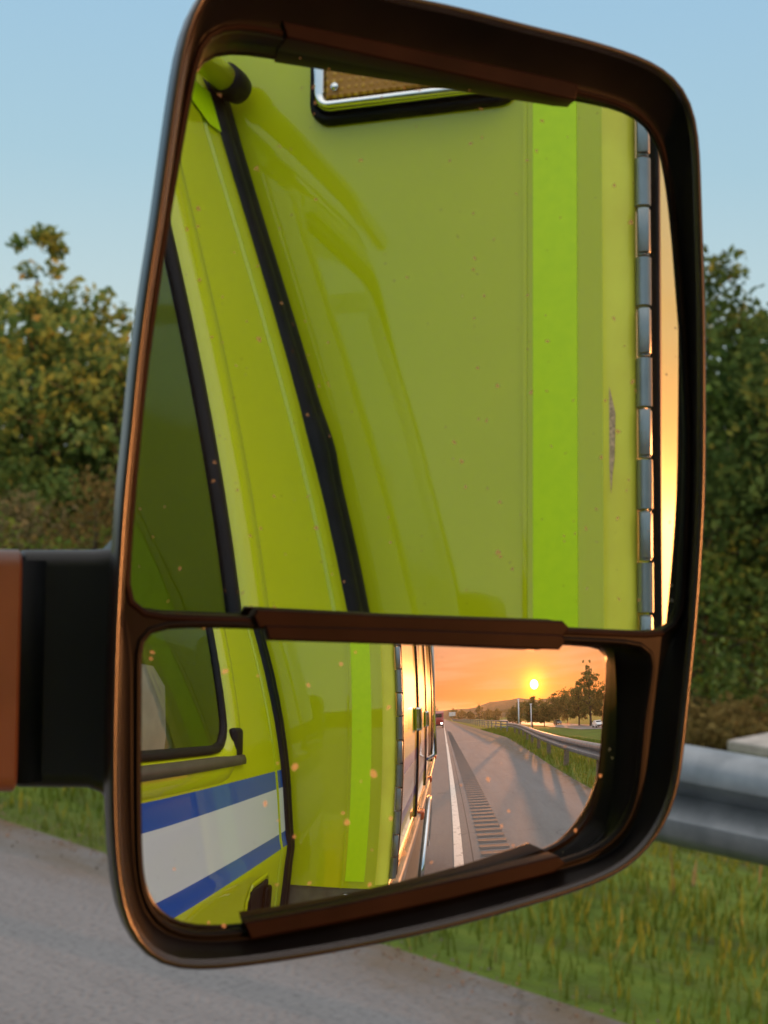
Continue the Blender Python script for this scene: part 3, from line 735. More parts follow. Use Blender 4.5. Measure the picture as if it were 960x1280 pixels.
HOLE_UP = [(-52.1,158.3),(-62.0,156.2),(-66.1,150.9),(-68.1,142.7),(-70.0,131.9),(-72.8,113.9),(-76.5,89.2),(-79.8,62.9),(-82.2,42.0),(-84.1,18.7),(-85.6,-4.4),(-86.3,-22.2),(-86.4,-29.4),(-85.0,-33.4),(-81.2,-34.4),(-45.2,-35.5),(4.3,-37.1),(64.3,-38.8),(93.6,-39.8),(103.7,-39.8),(107.8,-37.2),(109.7,-31.5),(110.6,-13.8),(111.5,9.2),(111.7,32.2),(110.3,58.2),(108.2,81.2),(105.5,107.2),(102.6,125.9),(99.6,136.4),(94.1,143.1),(86.2,146.9),(67.4,149.8),(19.1,154.2),(-9.7,156.4),(-39.3,157.4)]
HOLE_LOW = [(-79.0,-39.5),(-81.5,-41.8),(-82.2,-46.4),(-82.0,-67.9),(-81.5,-93.2),(-80.6,-113.3),(-78.9,-123.4),(-75.9,-129.3),(-70.8,-133.9),(-63.0,-136.1),(-48.7,-136.1),(-40.8,-135.0),(-16.6,-132.2),(11.1,-127.8),(39.8,-123.6),(63.5,-118.9),(77.1,-115.1),(85.4,-109.3),(90.3,-101.1),(92.4,-92.8),(94.7,-70.5),(96.6,-59.2),(97.8,-48.0),(95.5,-45.4),(84.3,-44.6),(62.9,-43.7),(33.1,-42.1),(4.3,-40.8),(-41.6,-39.4),(-61.0,-38.9)]
GLASS_LOW = [(-81.4,-37.5),(-85.2,-40.1),(-86.3,-46.4),(-86.5,-67.9),(-85.5,-93.1),(-84.4,-113.4),(-82.0,-126.2),(-76.7,-133.6),(-70.3,-137.4),(-62.6,-139.8),(-48.4,-139.9),(-16.6,-135.5),(11.3,-131.0),(40.9,-127.1),(66.2,-123.4),(77.7,-119.2),(85.2,-112.1),(88.0,-102.3),(89.4,-88.1),(89.9,-71.1),(89.6,-56.9),(88.9,-42.7),(88.2,-39.8),(65.0,-38.6),(33.3,-37.5),(3.8,-36.5),(-42.1,-35.7),(-68.8,-35.4)]
GLASS_UP = [(-51.4,166.3),(-62.7,163.5),(-67.4,156.8),(-69.8,144.4),(-74.0,117.0),(-80.8,68.2),(-85.5,20.1),(-87.2,-17.0),(-86.9,-32.8),(-84.2,-37.0),(-41.8,-39.1),(67.1,-42.3),(104.7,-43.0),(111.4,-41.2),(114.4,-33.8),(115.1,15.2),(114.1,49.8),(109.9,93.1),(105.1,130.7),(97.8,146.1),(88.6,150.3),(68.8,154.4),(-7.1,163.3)]
CLIP_TOP = [(-39.1,161.6),(-37.9,157.4),(61.7,148.3),(66.3,148.2),(66.9,152.3),(63.2,153.3),(-3.8,158.8)]
CLIP_MID_UP = [(-44.8,-33.6),(-45.8,-35.2),(-44.2,-38.3),(4.1,-39.2),(62.6,-41.0),(64.4,-38.5),(62.6,-36.8),(4.1,-35.5)]
CLIP_MID_LOW = [(-41.9,-38.8),(-41.0,-42.2),(4.0,-43.5),(60.9,-45.4),(62.7,-43.4),(61.8,-41.5),(4.0,-39.7)]
CLIP_LOW = [(-47.1,-133.7),(-45.4,-137.9),(-17.1,-134.3),(21.8,-128.5),(59.6,-121.4),(63.2,-119.1),(60.8,-117.1),(33.2,-122.1),(-17.2,-129.9)]
MO = (0.39558,0.34097,1.50671)
MU = (0.87595,-0.48240,0.00000)
MV = (0.03473,0.06306,0.99741)
MW = (-0.48115,-0.87368,0.07199)
N_UP = (-0.54897,-0.83383,0.05790)
P_UP = (0.40854,0.36239,1.55559)
S_C = (0.62733,0.80504,1.39277)
S_R = 0.517

S_C = tuple(a - b*.0020 for a, b in zip(S_C, MW))
mo, mu, mv, mw = Vector(MO), Vector(MU), Vector(MV), Vector(MW)
def MP(u, v, w_): return mo + mu*u + mv*v + mw*w_
def polar(loop, n=200, c=(5.0, 15.0)):
    """resample an outline (mm) at equal angles about c, smoothed through its points"""
    P = np.array(loop); m_ = len(P); dense = []
    for i in range(m_):
        p0, p1, p2, p3 = P[(i-1) % m_], P[i], P[(i+1) % m_], P[(i+2) % m_]
        for t in np.linspace(0, 1, 12, endpoint=False):
            # centripetal-ish hermite, tangents limited by the shorter neighbour
            l1 = np.linalg.norm(p2-p1); a0 = np.linalg.norm(p1-p0); a2 = np.linalg.norm(p3-p2)
            t1 = ((p1-p0)/max(a0, 1e-6)+(p2-p1)/max(l1, 1e-6))*.5*min(l1, a0*1.5); t2 = ((p2-p1)/max(l1, 1e-6)+(p3-p2)/max(a2, 1e-6))*.5*min(l1, a2*1.5)
            h = (2*t**3-3*t**2+1)*p1 + (t**3-2*t**2+t)*t1 + (-2*t**3+3*t**2)*p2 + (t**3-t**2)*t2
            dense.append(h)
    D_ = np.array(dense)-np.array(c); ang = np.unwrap(np.arctan2(D_[:, 1], D_[:, 0])); rad = np.hypot(D_[:, 0], D_[:, 1])
    a = np.mod(ang, 2*np.pi); o = np.argsort(a); a = a[o]; rad = rad[o]
    q = np.arange(n)*2*np.pi/n; rq = np.interp(q, a, rad, period=2*np.pi)
    for _ in range(1): rq = .25*np.roll(rq, 1)+.5*rq+.25*np.roll(rq, -1)
    return [(c[0]+r*math.cos(t), c[1]+r*math.sin(t)) for t, r in zip(q, rq)]
OUT = polar(OUTER); WELLP = polar(WELL)
def lerp2(A, B, t): return [(a[0]+(b[0]-a[0])*t, a[1]+(b[1]-a[1])*t) for a, b in zip(A, B)]
def shrink(A, d):    # move inwards by d mm along the local inward normal
    n = len(A); o = []
    for i in range(n):
        tx, ty = A[(i+1) % n][0]-A[i-1][0], A[(i+1) % n][1]-A[i-1][1]; l = math.hypot(tx, ty) or 1
        o.append((A[i][0]-ty/l*d, A[i][1]+tx/l*d))
    return o
def mloft(name, rings, mat, parent, cap=False):
    bm = bmesh.new(); R_ = [[bm.verts.new(MP(u/1000, v/1000, w_/1000)) for u, v in A] for A, w_ in rings]; n = len(R_[0])
    for i in range(len(R_)-1):
        for t in range(n): bm.faces.new((R_[i][t], R_[i][(t+1) % n], R_[i+1][(t+1) % n], R_[i+1][t]))
    if cap: bm.faces.new(R_[-1])
    bmesh.ops.recalc_face_normals(bm, faces=bm.faces); o = bmo(name, bm, mat, parent, True); return o
ctr = (5.0, 15.0)
def scl(A, k): return [(ctr[0]+(x-ctr[0])*k, ctr[1]+(y-ctr[1])*k) for x, y in A]
# shell: back of the housing
sm = mloft('side_mirror', [(OUT, -8), (scl(OUT, .97), -16), (scl(OUT, .91), -34), (scl(OUT, .82), -55), (scl(OUT, .68), -76), (scl(OUT, .48), -95), (scl(OUT, .2), -101)], M['plastic'], amb, True)
sm['label'] = 'black passenger side mirror with a tall flat glass above a small wide-angle glass'
# bezel: rounded lip, low on the road side and taller on the truck side, then a long slope down into the well
def mloft3(name, rings, mat, parent):
    bm = bmesh.new(); R_ = []
    for A, w_, k in rings:
        r = []
        for u, v in A:
            a = math.atan2(v-ctr[1], (u-ctr[0])*1.6); hi = .5-.5*math.cos(a)
            r.append(bm.verts.new(MP(u/1000, v/1000, (w_ + k*4.5*hi)/1000)))
        R_.append(r)
    n = len(R_[0])
    for i in range(len(R_)-1):
        for t in range(n): bm.faces.new((R_[i][t], R_[i][(t+1) % n], R_[i+1][(t+1) % n], R_[i+1][t]))
    bmesh.ops.recalc_face_normals(bm, faces=bm.faces); return bmo(name, bm, mat, parent, True)
o4 = shrink(OUT, 5.4)
def blend_in(t): return lerp2(o4, WELLP, t)
e4 = shrink(OUT, 3.8)
mloft3('rim_edge', [(OUT, -8, 0), (shrink(OUT, .25), -5.4, .5), (shrink(OUT, .7), -3.8, .8), (shrink(OUT, 1.3), -3.0, 1), (shrink(OUT, 2.2), -2.8, 1), (shrink(OUT, 3.0), -3.3, .95), (e4, -4.6, .85)], M['rim'], sm)
mloft3('mirror_frame', [(e4, -4.6, .85), (lerp2(e4, WELLP, .08), -5.6, .78), (lerp2(e4, WELLP, .4), -8.2, .4), (lerp2(e4, WELLP, .8), -10.9, .04), (lerp2(e4, WELLP, .92), -11.4, 0), (WELLP, -11.5, 0)], M['plastic'], sm)
# face plate with the two openings
def curve_plate(name, loops, w0, w1, bev, mat, parent):
    cu = bpy.data.curves.new(name, 'CURVE'); cu.dimensions = '2D'; cu.fill_mode = 'BOTH'
    cu.extrude = (w1-w0)/2000 - bev/1000; cu.bevel_depth = bev/1000; cu.bevel_resolution = 2
    for lp in loops:
        sp = cu.splines.new('POLY'); sp.points.add(len(lp)-1); sp.use_cyclic_u = True
        for q, (u, v) in zip(sp.points, lp): q.co = (u/1000, v/1000, 0, 1)
    tmp = bpy.data.objects.new(name, cu); C.objects.link(tmp)
    dg = bpy.context.evaluated_depsgraph_get(); me = bpy.data.meshes.new_from_object(tmp.evaluated_get(dg))
    bpy.data.objects.remove(tmp); bpy.data.curves.remove(cu); me.name = name
    mid = (w0+w1)/2000
    for v in me.vertices: v.co = MP(v.co.x, v.co.y, mid+v.co.z)
    me.materials.clear(); o = link(name, me, mat, parent); autosmooth(o, 40); return o
H1s = polar(HOLE_UP, 160, (15, 55)); H2s = polar(HOLE_LOW, 160, (8, -85)); G2s = polar(GLASS_LOW, 160, (8, -85)); G1s = polar(GLASS_UP, 160, (15, 55))
def dens(A): return A
curve_plate('face_plate', [shrink(WELLP, -1.0), H1s, H2s], -14, -11.5, .3, M['plastic'], sm)
# lips round each glass and the well wall of the lower one
def lip(name, A, w_top, depth, parent, n=160):
    return mloft(name, [(shrink(A, -2.3), w_top-.5), (shrink(A, -1.9), w_top+.3), (shrink(A, -1.1), w_top+.6), (shrink(A, -.3), w_top+.2), (A, w_top-.6), (shrink(A, -.2), w_top-depth)], M['clip'], parent)
lip('glass_lip', H1s, -11.5, 19, sm); 
bm = bmesh.new(); rings = [[bm.verts.new(MP(u/1000, v/1000, w_/1000)) for u, v in A] for A, w_ in ((shrink(H2s, -2.3), -11.9), (shrink(H2s, -1.8), -10.9), (shrink(H2s, -.9), -10.6), (H2s, -11.4))]
def low_w(u, v):
    p_ = MP(u/1000, v/1000, 0) - Vector(S_C); b_ = p_.dot(mw); return -b_ + math.sqrt(b_*b_ - (p_.dot(p_) - S_R*S_R))
for t_ in (.5, 1.0):
    A = lerp2(H2s, G2s, t_); rings.append([bm.verts.new(MP(u/1000, v/1000, -.0114*(1-t_) + (low_w(u, v) - .0006)*t_)) for u, v in A])
for i in range(len(rings)-1):
    for t in range(160): bm.faces.new((rings[i][t], rings[i][(t+1) % 160], rings[i+1][(t+1) % 160], rings[i+1][t]))
bmesh.ops.recalc_face_normals(bm, faces=bm.faces); bmo('lower_well', bm, M['plastic'], sm, True)
# upper glass: flat
def plane_hit(u, v, n_, p_):
    a = MP(u, v, 0); t = (Vector(p_)-a).dot(Vector(n_))/mw.dot(Vector(n_)); return a + mw*t
bm = bmesh.new()
F_ = [bm.verts.new(plane_hit(u/1000, v/1000, N_UP, P_UP)) for u, v in G1s]
B_ = [bm.verts.new(f.co - Vector(N_UP)*.003) for f in F_]
bm.faces.new(F_); bm.faces.new(B_[::-1])
for t in range(len(F_)): bm.faces.new((F_[t], B_[t], B_[(t+1) % len(F_)], F_[(t+1) % len(F_)]))
bmesh.ops.recalc_face_normals(bm, faces=bm.faces); g1 = bmo('mirror_glass', bm, M['mirror'], sm); g1['label'] = 'tall flat mirror glass reflecting the lime cab and body'
# lower glass: a piece of a sphere
sc_ = Vector(S_C)
def sph_hit(u, v):
    a = MP(u, v, 0) - sc_; b = a.dot(mw); c = a.dot(a) - S_R*S_R; t = -b + math.sqrt(b*b-c); return sc_ + a + mw*t
cc = (8, -85); rings = []; vs = []; fs = []
NR = 44; n = len(G2s)
for k in range(NR):
    q = 1-k/NR
    for u, v in G2s: vs.append(sph_hit((cc[0]+(u-cc[0])*q)/1000, (cc[1]+(v-cc[1])*q)/1000))
vs.append(sph_hit(cc[0]/1000, cc[1]/1000))
for k in range(NR-1):
    for t in range(n): fs.append((k*n+t, k*n+(t+1) % n, (k+1)*n+(t+1) % n, (k+1)*n+t))
for t in range(n): fs.append(((NR-1)*n+t, (NR-1)*n+(t+1) % n, NR*n))
me = bpy.data.meshes.new('convex_mirror_glass'); me.from_pydata([tuple(v) for v in vs], [], fs); me.update()
if me.polygons[0].normal.dot(Vector(vs[0])-sc_) < 0: me.flip_normals()
me.polygons.foreach_set('use_smooth', [True]*len(me.polygons))
me.normals_split_custom_set_from_vertices([tuple((Vector(v)-sc_).normalized()) for v in vs])
g2 = link('convex_mirror_glass', me, M['mirror2'], sm); g2['label'] = 'small wide-angle mirror glass reflecting the road and setting sun'
for nm, lp, w0, w1 in (('glass_clip', CLIP_TOP, -24, -9.8), ('glass_clip', CLIP_MID_UP, -18, -9), ('glass_clip', CLIP_MID_LOW, -14, -8.2), ('glass_clip', CLIP_LOW, -17, -8)):
    curve_plate(nm, [lp], w0, w1, .7, M['clip'], sm)
# arm: a deep moulded beam with a telescoping sleeve, running back to the door
def arm_ring(u, v0, v1, w0, w1, r=6.0):
    pts = []
    for cu_, cv_, a0 in ((w1-r, v1-r, 0), (w0+r, v1-r, 90), (w0+r, v0+r, 180), (w1-r, v0+r, 270)):
        for k in range(5):
            a = R(a0+22.5*k); pts.append((cu_+r*math.cos(a), cv_+r*math.sin(a)))
    return [MP(u/1000, v/1000, w_/1000) for w_, v in pts]
ar = lofty('mirror_arm', [arm_ring(*t) for t in ((-82, -108, -2, -62, -42), (-86, -101, -9, -61, -32), (-89.5, -95, -13.5, -64, -32), (-95, -93, -14.0, -64, -34), (-117.0, -92.2, -14.5, -64, -34), (-118.2, -91.8, -15.2, -63, -35))], M['arm'], sm)
lofty('arm_sleeve', [arm_ring(*t) for t in ((-118.9, -91, -15.6, -54, -25.5), (-119.9, -92.2, -14.6, -55, -23.5), (-170, -92, -15, -56, -26), (-300, -88, -14, -58, -30), (-470, -84, -18, -60, -30))], M['clip_arm'] if 'clip_arm' in M else M['arm'], sm)
bm = bmesh.new(); tube(bm, [MP(-.1186, -.090, -.040), MP(-.1186, -.018, -.040)], .010, 10); bmo('arm_hinge', bm, M['rubber'], sm, True)
boxo('mirror_foot', (-.17, .46, 1.36), (-.012, .68, 1.56), M['arm'], sm, .03, 3)

# ------------------------------------------------------------------ guard rails
WB = [(0, .44), (.05, .455), (.075, .49), (.075, .535), (.02, .58), (.0, .595), (.02, .61), (.075, .655), (.075, .70), (.05, .735), (0, .75)]
def wbeam(name, pathf, ys, label, mat=M['galv'], post_every=3.8, posts=True, face=-1):
    root = empty(name, (*pathf((ys[0]+ys[-1])/2), 0), label, 'guard rail')
    bm = bmesh.new(); rings = []
    back = [(x-.006, z) for x, z in WB[::-1]]
    prof = WB + back
    for y in ys:
        X, Y = pathf(y); zg = ground_h(X, Y)*0
        rings.append([bm.verts.new((X+face*px_, Y, z+zg)) for px_, z in prof])
    for i in range(len(rings)-1):
        for t in range(len(prof)): bm.faces.new((rings[i][t], rings[i][(t+1) % len(prof)], rings[i+1][(t+1) % len(prof)], rings[i+1][t]))
    bmesh.ops.recalc_face_normals(bm, faces=bm.faces)
    bmo('rail_beam', bm, mat, root, False); autosmooth(bpy.data.objects[bpy.data.objects.keys().index('rail_beam')] if False else root.children[0], 50)
    if posts:
        y = ys[-1]-1.3; n = 0
        while y > ys[0] and n < 98:
            X, Y = pathf(y)
            bm = bmesh.new(); box(bm, (X+.095, Y-.075, ground_h(X, Y)-.3), (X+.24, Y+.075, .71), .012); p = bmo('post', bm, M['post'], root)
            bm = bmesh.new(); box(bm, (X+.002, Y-.07, .44), (X+.093, Y+.07, .74), .008); bmo('spacer_block', bm, M['post'], p)
            y -= post_every; n += 1
    return root
def path_near(y): return (3.97 + 2.65*smooth01((-y-8)/36), y)
ysn = list(np.linspace(-44, 18, 63))
wbeam('guard_rail', path_near, ysn, 'galvanised W-beam guard rail on dark posts running beside the road shoulder')
def path_far(y): return (6.66, y)
# a taller bar railing beyond, on the bridge further back
root = empty('bridge_railing', (6.66, -120, 0), 'distant railing of three horizontal bars beyond the near guard rail', 'railing')
bm = bmesh.new()
for z, r_ in ((.86, .06), (.60, .045), (.34, .045)):
    tube(bm, [(*path_far(y), z) for y in np.linspace(-44.5, -330, 30)], r_, 8)
bmo('rail_bar', bm, M['galv'], root, True)
for y in np.arange(-45, -300, -5.0):
    X, Y = path_far(y); boxo('post', (X-.06, Y-.08, ground_h(X, Y)-.2), (X+.06, Y+.08, .90), M['galv'], root)
# rail on the far side of the carriageway, left of the truck
def path_left(y): return (-15.6, y)
wbeam('guard_rail', path_left, list(np.linspace(-180, 60, 25)), 'long guard rail along the opposite edge of the road', post_every=4.0, face=1)

# ------------------------------------------------------------------ grass
def blades(name, n, xr, yr, hgt, wd, mat, label, lean=.35, seed=1, dens=None):
    g = np.random.default_rng(seed)
    x = g.uniform(*xr, n); y = g.uniform(*yr, n)
    if dens is not None:
        keep = dens(x, y, g); x, y = x[keep], y[keep]; n = len(x)
    z = np.array([ground_h(a, b) for a, b in zip(x, y)]) - .025
    h = hgt*g.uniform(.45, 1.25, n)*(1+.5*np.sin(x*2.1+y*.7)*np.sin(y*1.3)); a = g.uniform(0, 2*np.pi, n); w_ = wd*g.uniform(.6, 1.4, n)
    lx, ly = np.cos(a+1.3)*h*lean*g.uniform(.2, 1.6, n), np.sin(a+1.3)*h*lean*g.uniform(.2, 1.6, n)
    V = np.empty((n, 5, 3))
    V[:, 0] = np.c_[x-np.cos(a)*w_, y-np.sin(a)*w_, z]; V[:, 1] = np.c_[x+np.cos(a)*w_, y+np.sin(a)*w_, z]
    V[:, 2] = np.c_[x+np.cos(a)*w_*.8+lx*.4, y+np.sin(a)*w_*.8+ly*.4, z+h*.55]; V[:, 3] = np.c_[x-np.cos(a)*w_*.8+lx*.4, y-np.sin(a)*w_*.8+ly*.4, z+h*.55]
    V[:, 4] = np.c_[x+lx, y+ly, z+h]
    me = bpy.data.meshes.new(name); b = (np.arange(n)*5)[:, None]
    quads = b+np.array([0, 1, 2, 3]); tris = b+np.array([3, 2, 4])
    me.from_pydata(V.reshape(-1, 3).tolist(), [], quads.tolist()+tris.tolist()); me.update()
    o = link(name, me, mat); tag(o, label, None, None, 'stuff'); return o
def leaf_mat(name, dark, mid, bright, rare=None, trans=.3):
    m = Mat(name); r_ = m.geo('Random Per Island'); f = m.noise(.55, 3, m.geo())
    st = [(0.0, dark), (.5, mid), (.93, bright)] + ([(1.0, rare)] if rare else [(1.0, bright)])
    c = m.ramp(r_, st); c = m.mix(m.ramp(f, [(.38, 0.0), (.62, .55)]), c, tuple(b*.9 for b in bright))
    d = m.node('ShaderNodeBsdfDiffuse'); m.l.new(c, d.inputs[0]); t = m.node('ShaderNodeBsdfTranslucent'); m.l.new(m.mix(.5, c, bright), t.inputs[0])
    s = m.node('ShaderNodeMixShader'); s.inputs[0].default_value = trans; m.l.new(d.outputs[0], s.inputs[1]); m.l.new(t.outputs[0], s.inputs[2])
    m.l.new(s.outputs[0], m.out.inputs[0]); return m.m
M['blade'] = leaf_mat('grass_blades', (.07, .10, .015), (.12, .19, .022), (.19, .25, .04), (.32, .27, .12), .35)
M['blade_dry'] = leaf_mat('dry_grass_blades', (.10, .09, .03), (.17, .15, .06), (.26, .22, .11), (.34, .28, .15), .35)
def verge(x, y, g): return (x > 3.63)*g.random(len(x)) < np.clip((x-3.5)*2.2, .15, 1)*np.clip(1.25-(x-4)/14, .3, 1)
blades('grass', 100000, (3.64, 13), (-1.0, 16), .085, .0045, M['blade'], 'short green grass on the verge and bank beside the shoulder', seed=2, dens=verge)
blades('grass', 60000, (3.64, 16), (-60, -6), .17, .010, M['blade'], 'longer rough grass under the guard rail further back', seed=3, dens=lambda x, y, g: x > 3.66+1.5*np.clip((-y-7)/28, 0, 1)**1.3)
blades('grass', 5000, (3.6, 13), (-50, 13), .30, .006, M['blade_dry'], 'dry straw-coloured grass stalks along the bank', seed=4, dens=lambda x, y, g: g.random(len(x)) < np.where(np.sin(x*1.1+y*.45)*np.sin(y*.21+1) > .15, 1, .12)*(x > 4.6+1.5*np.clip((-y-7)/28, 0, 1)))

g = np.random.default_rng(9); n = 2600
x = 3.60+g.normal(0, .09, n) ; y = g.uniform(-14, 14, n); x = x + 1.5*np.array([smooth01((-q-7)/28) for q in y]); s_ = g.uniform(.003, .008, n)
oct_ = np.array([(1, 0, 0), (0, 1, 0), (-1, 0, 0), (0, -1, 0), (0, 0, .7), (0, 0, -.7)]); V = []; Fc = []
tri = np.array([(0, 1, 4), (1, 2, 4), (2, 3, 4), (3, 0, 4), (1, 0, 5), (2, 1, 5), (3, 2, 5), (0, 3, 5)])
V = (oct_[None]*s_[:, None, None]*g.uniform(.6, 1.3, (n, 6, 1)) + np.stack([x, y, s_*.4+.002], 1)[:, None]).reshape(-1, 3); Fc = (np.arange(n)[:, None, None]*6+tri[None]).reshape(-1, 3)
me = bpy.data.meshes.new('gravel'); me.from_pydata(V.tolist(), [], Fc.tolist()); me.update()
tag(link('gravel', me, simple('loose_gravel', (.15, .125, .10), .95, var=.5, scale=3)), 'loose gravel along the edge of the shoulder', None, None, 'stuff')
# ------------------------------------------------------------------ trees
M['leaf_warm'] = leaf_mat('olive_leaves', (.065, .13, .04), (.13, .22, .06), (.22, .31, .085), (.34, .30, .11), .4)
M['leaf_green'] = leaf_mat('green_leaves', (0.046, 0.090, 0.021), (0.102, 0.178, 0.036), (0.192, 0.280, 0.055))
M['leaf_dark'] = leaf_mat('dark_leaves', (.018, .045, .014), (.055, .105, .03), (.14, .20, .05), None, .3)
M['leaf_rust'] = leaf_mat('rusty_leaves', (.07, .06, .022), (.15, .115, .04), (.25, .18, .06))
M['leaf_far'] = leaf_mat('far_leaves', (0.076, 0.090, 0.026), (0.153, 0.153, 0.046), (0.255, 0.217, 0.065))
def leaves_mesh(name, centers, radii, per, size, g):
    """leaf-sized bent faces clustered round the twig ends"""
    n = len(centers)*per
    c = np.repeat(centers, per, 0); r = np.repeat(radii, per)[:, None]
    d = g.normal(size=(n, 3)); d /= np.linalg.norm(d, axis=1)[:, None]
    p = c + d*r*(g.random((n, 1))**.45)*np.array([1, 1, .75])
    a = g.normal(size=(n, 3)); a /= np.linalg.norm(a, axis=1)[:, None]
    b = np.cross(a, g.normal(size=(n, 3))); b /= np.linalg.norm(b, axis=1)[:, None]
    s = size*g.uniform(.5, 1.4, (n, 1))
    V = np.empty((n, 4, 3)); V[:, 0] = p-a*s; V[:, 1] = p+b*s*.55; V[:, 2] = p+a*s; V[:, 3] = p-b*s*.55
    me = bpy.data.meshes.new(name); me.from_pydata(V.reshape(-1, 3).tolist(), [], (np.arange(n)[:, None]*4+np.arange(4)).tolist()); me.update(); return me
def tree(name, loc, h, wd, mat, label, cat='tree', group=None, seed=0, per=26, ncl=150, leaf=.09, base=.18, shape='round', csize=.13):
    g = np.random.default_rng(seed); rr_ = random.Random(seed)
    root = empty(name, loc, label, cat, group)
    L0 = Vector(loc); bm = bmesh.new()
    top = Vector((rr_.uniform(-.05, .05)*h, rr_.uniform(-.05, .05)*h, h*.86))
    tp = [L0 + Vector((0, 0, -.3)), L0 + Vector((0, 0, h*.1)), L0 + top*.45 + Vector((rr_.uniform(-.1, .1), rr_.uniform(-.1, .1), 0)), L0 + top*.75, L0 + top]
    r0 = .022*h; tube(bm, tp, [r0*1.25, r0, r0*.7, r0*.4, r0*.12], 9)
    C_, R_ = [], []
    nl = 16
    for k in range(nl):
        t = base + (1-base)*(k+.5)/nl*.92; a = k*2.4+rr_.uniform(-.4, .4)
        if shape == 'cone': reach = wd*.5*(1.02-t)**.8*rr_.uniform(.75, 1.1)
        else: reach = wd*.5*(math.sin(math.pi*min(1, (t-base)/(1-base)*.86+.14))**.6)*rr_.uniform(.72, 1.12)
        s = L0 + top*min(t*.95, 1.0); e = s + Vector((math.cos(a)*reach, math.sin(a)*reach, (.10 if shape == 'cone' else .30)*reach + h*.02))
        mid = (s+e)/2 + Vector((0, 0, reach*.08)); rb = r0*.45*(1.15-t)
        tube(bm, [s, mid, e], [rb, rb*.6, rb*.15], 6)
        for q in range(max(3, int(ncl/nl))):
            f = rr_.uniform(.25, 1.05)**.7; c0 = s.lerp(e, f)
            sp = reach*.32
            C_.append((c0.x+g.normal()*sp, c0.y+g.normal()*sp, c0.z+g.normal()*sp*.6)); R_.append(wd*csize*rr_.uniform(.5, 1.2))
    for q in range(8): C_.append((L0.x+top.x+g.normal()*wd*.06, L0.y+top.y+g.normal()*wd*.06, L0.z+h*rr_.uniform(.8, .98))); R_.append(wd*csize*.5)
    for c0 in C_[::3]:
        c1 = Vector(c0); tube(bm, [c1 - Vector((0, 0, wd*.05)), c1 + Vector((g.normal()*.1, g.normal()*.1, .05))*wd*.3], [r0*.08, r0*.03], 4, False)
    bmo('trunk', bm, M['bark'], root, True)
    me = leaves_mesh('crown', np.array(C_), np.array(R_), per, leaf, g); link('crown', me, mat, root)
    return root
def copy_tree(src, loc, rz, s, label, group=None):
    r = src.copy(); C.objects.link(r); r.location = loc; r.rotation_euler = (0, 0, rz); r.scale = (s, s, s*random.uniform(.9, 1.08)); r['label'] = label
    if group: r['group'] = group
    for ch in list(src.children):
        c = ch.copy(); C.objects.link(c); c.parent = r; c.matrix_parent_inverse = ch.matrix_parent_inverse.copy()
    return r
def at(az, d, dz=0):
    """a spot on the ground d metres off at a compass angle right of straight ahead"""
    x, y = .03 + d*math.sin(R(az)), d*math.cos(R(az)); return (x, y, ground_h(x, y)-.05+dz)
G1, G2, G3 = 'trees beyond the guard rail', 'bushes on the bank', 'trees beside the side road'
tree('leafy_tree', at(33.4, 28), 7.5, 3.4, M['leaf_warm'], 'tall olive-brown tree with a ragged top, leftmost beside the mirror', seed=11, ncl=230, per=46, leaf=.085, group=G1)
tree('leafy_tree', at(30.6, 30), 6.3, 5.2, M['leaf_warm'], 'olive tree cut by the left edge of the photo', seed=12, ncl=230, per=44, leaf=.09, group=G1)
tree('leafy_tree', at(36.6, 27), 6.2, 4.2, M['leaf_warm'], 'olive tree whose right side goes behind the left edge of the mirror', seed=13, ncl=230, per=44, leaf=.085, group=G1)
tree('leafy_tree', at(34.7, 32), 6.4, 5.0, M['leaf_green'], 'greener tree standing in the gap behind the two olive trees', seed=14, ncl=200, per=40, leaf=.10, group=G1)
tree('leafy_tree', at(58.4, 24), 7.6, 5.2, M['leaf_dark'], 'dark tree with the highest top just right of the mirror', seed=21, ncl=230, per=44, leaf=.08, group=G1)
tree('leafy_tree', at(61.6, 22), 6.4, 4.6, M['leaf_dark'], 'dark tree cut by the right edge of the photo', seed=22, ncl=230, per=44, leaf=.08, group=G1)
tree('leafy_tree', at(60.0, 31), 8.0, 7, M['leaf_green'], 'green tree filling the background behind the dark pair at the right', seed=23, ncl=200, per=36, leaf=.11, group=G1)
for i, (az, d, s_) in enumerate(((27, 33, 1.0), (24, 36, 1.1), (38.8, 29, 1.0), (41.5, 31, 1.1), (44.5, 28, .95), (47.5, 29, 1.05), (50.5, 27, 1.0), (53.2, 26, .95), (55.6, 25, .95), (64, 22, .95), (67, 24, 1.05), (71, 23, 1.0))):
    if i in (0, 1): src = bpy.data.objects['leafy_tree.001']
    elif i < 7: src = bpy.data.objects['leafy_tree.00%d' % (2 if i % 2 else 3)]
    else: src = bpy.data.objects['leafy_tree.00%d' % (4+i % 3)]
    copy_tree(src, at(az, d), i*1.3, s_, ['first', 'second', 'third', 'fourth', 'fifth', 'sixth', 'seventh', 'eighth', 'ninth', 'tenth', 'eleventh', 'twelfth'][i] + ' in the row of roadside trees outside the visible gaps, counted from the left', G1)
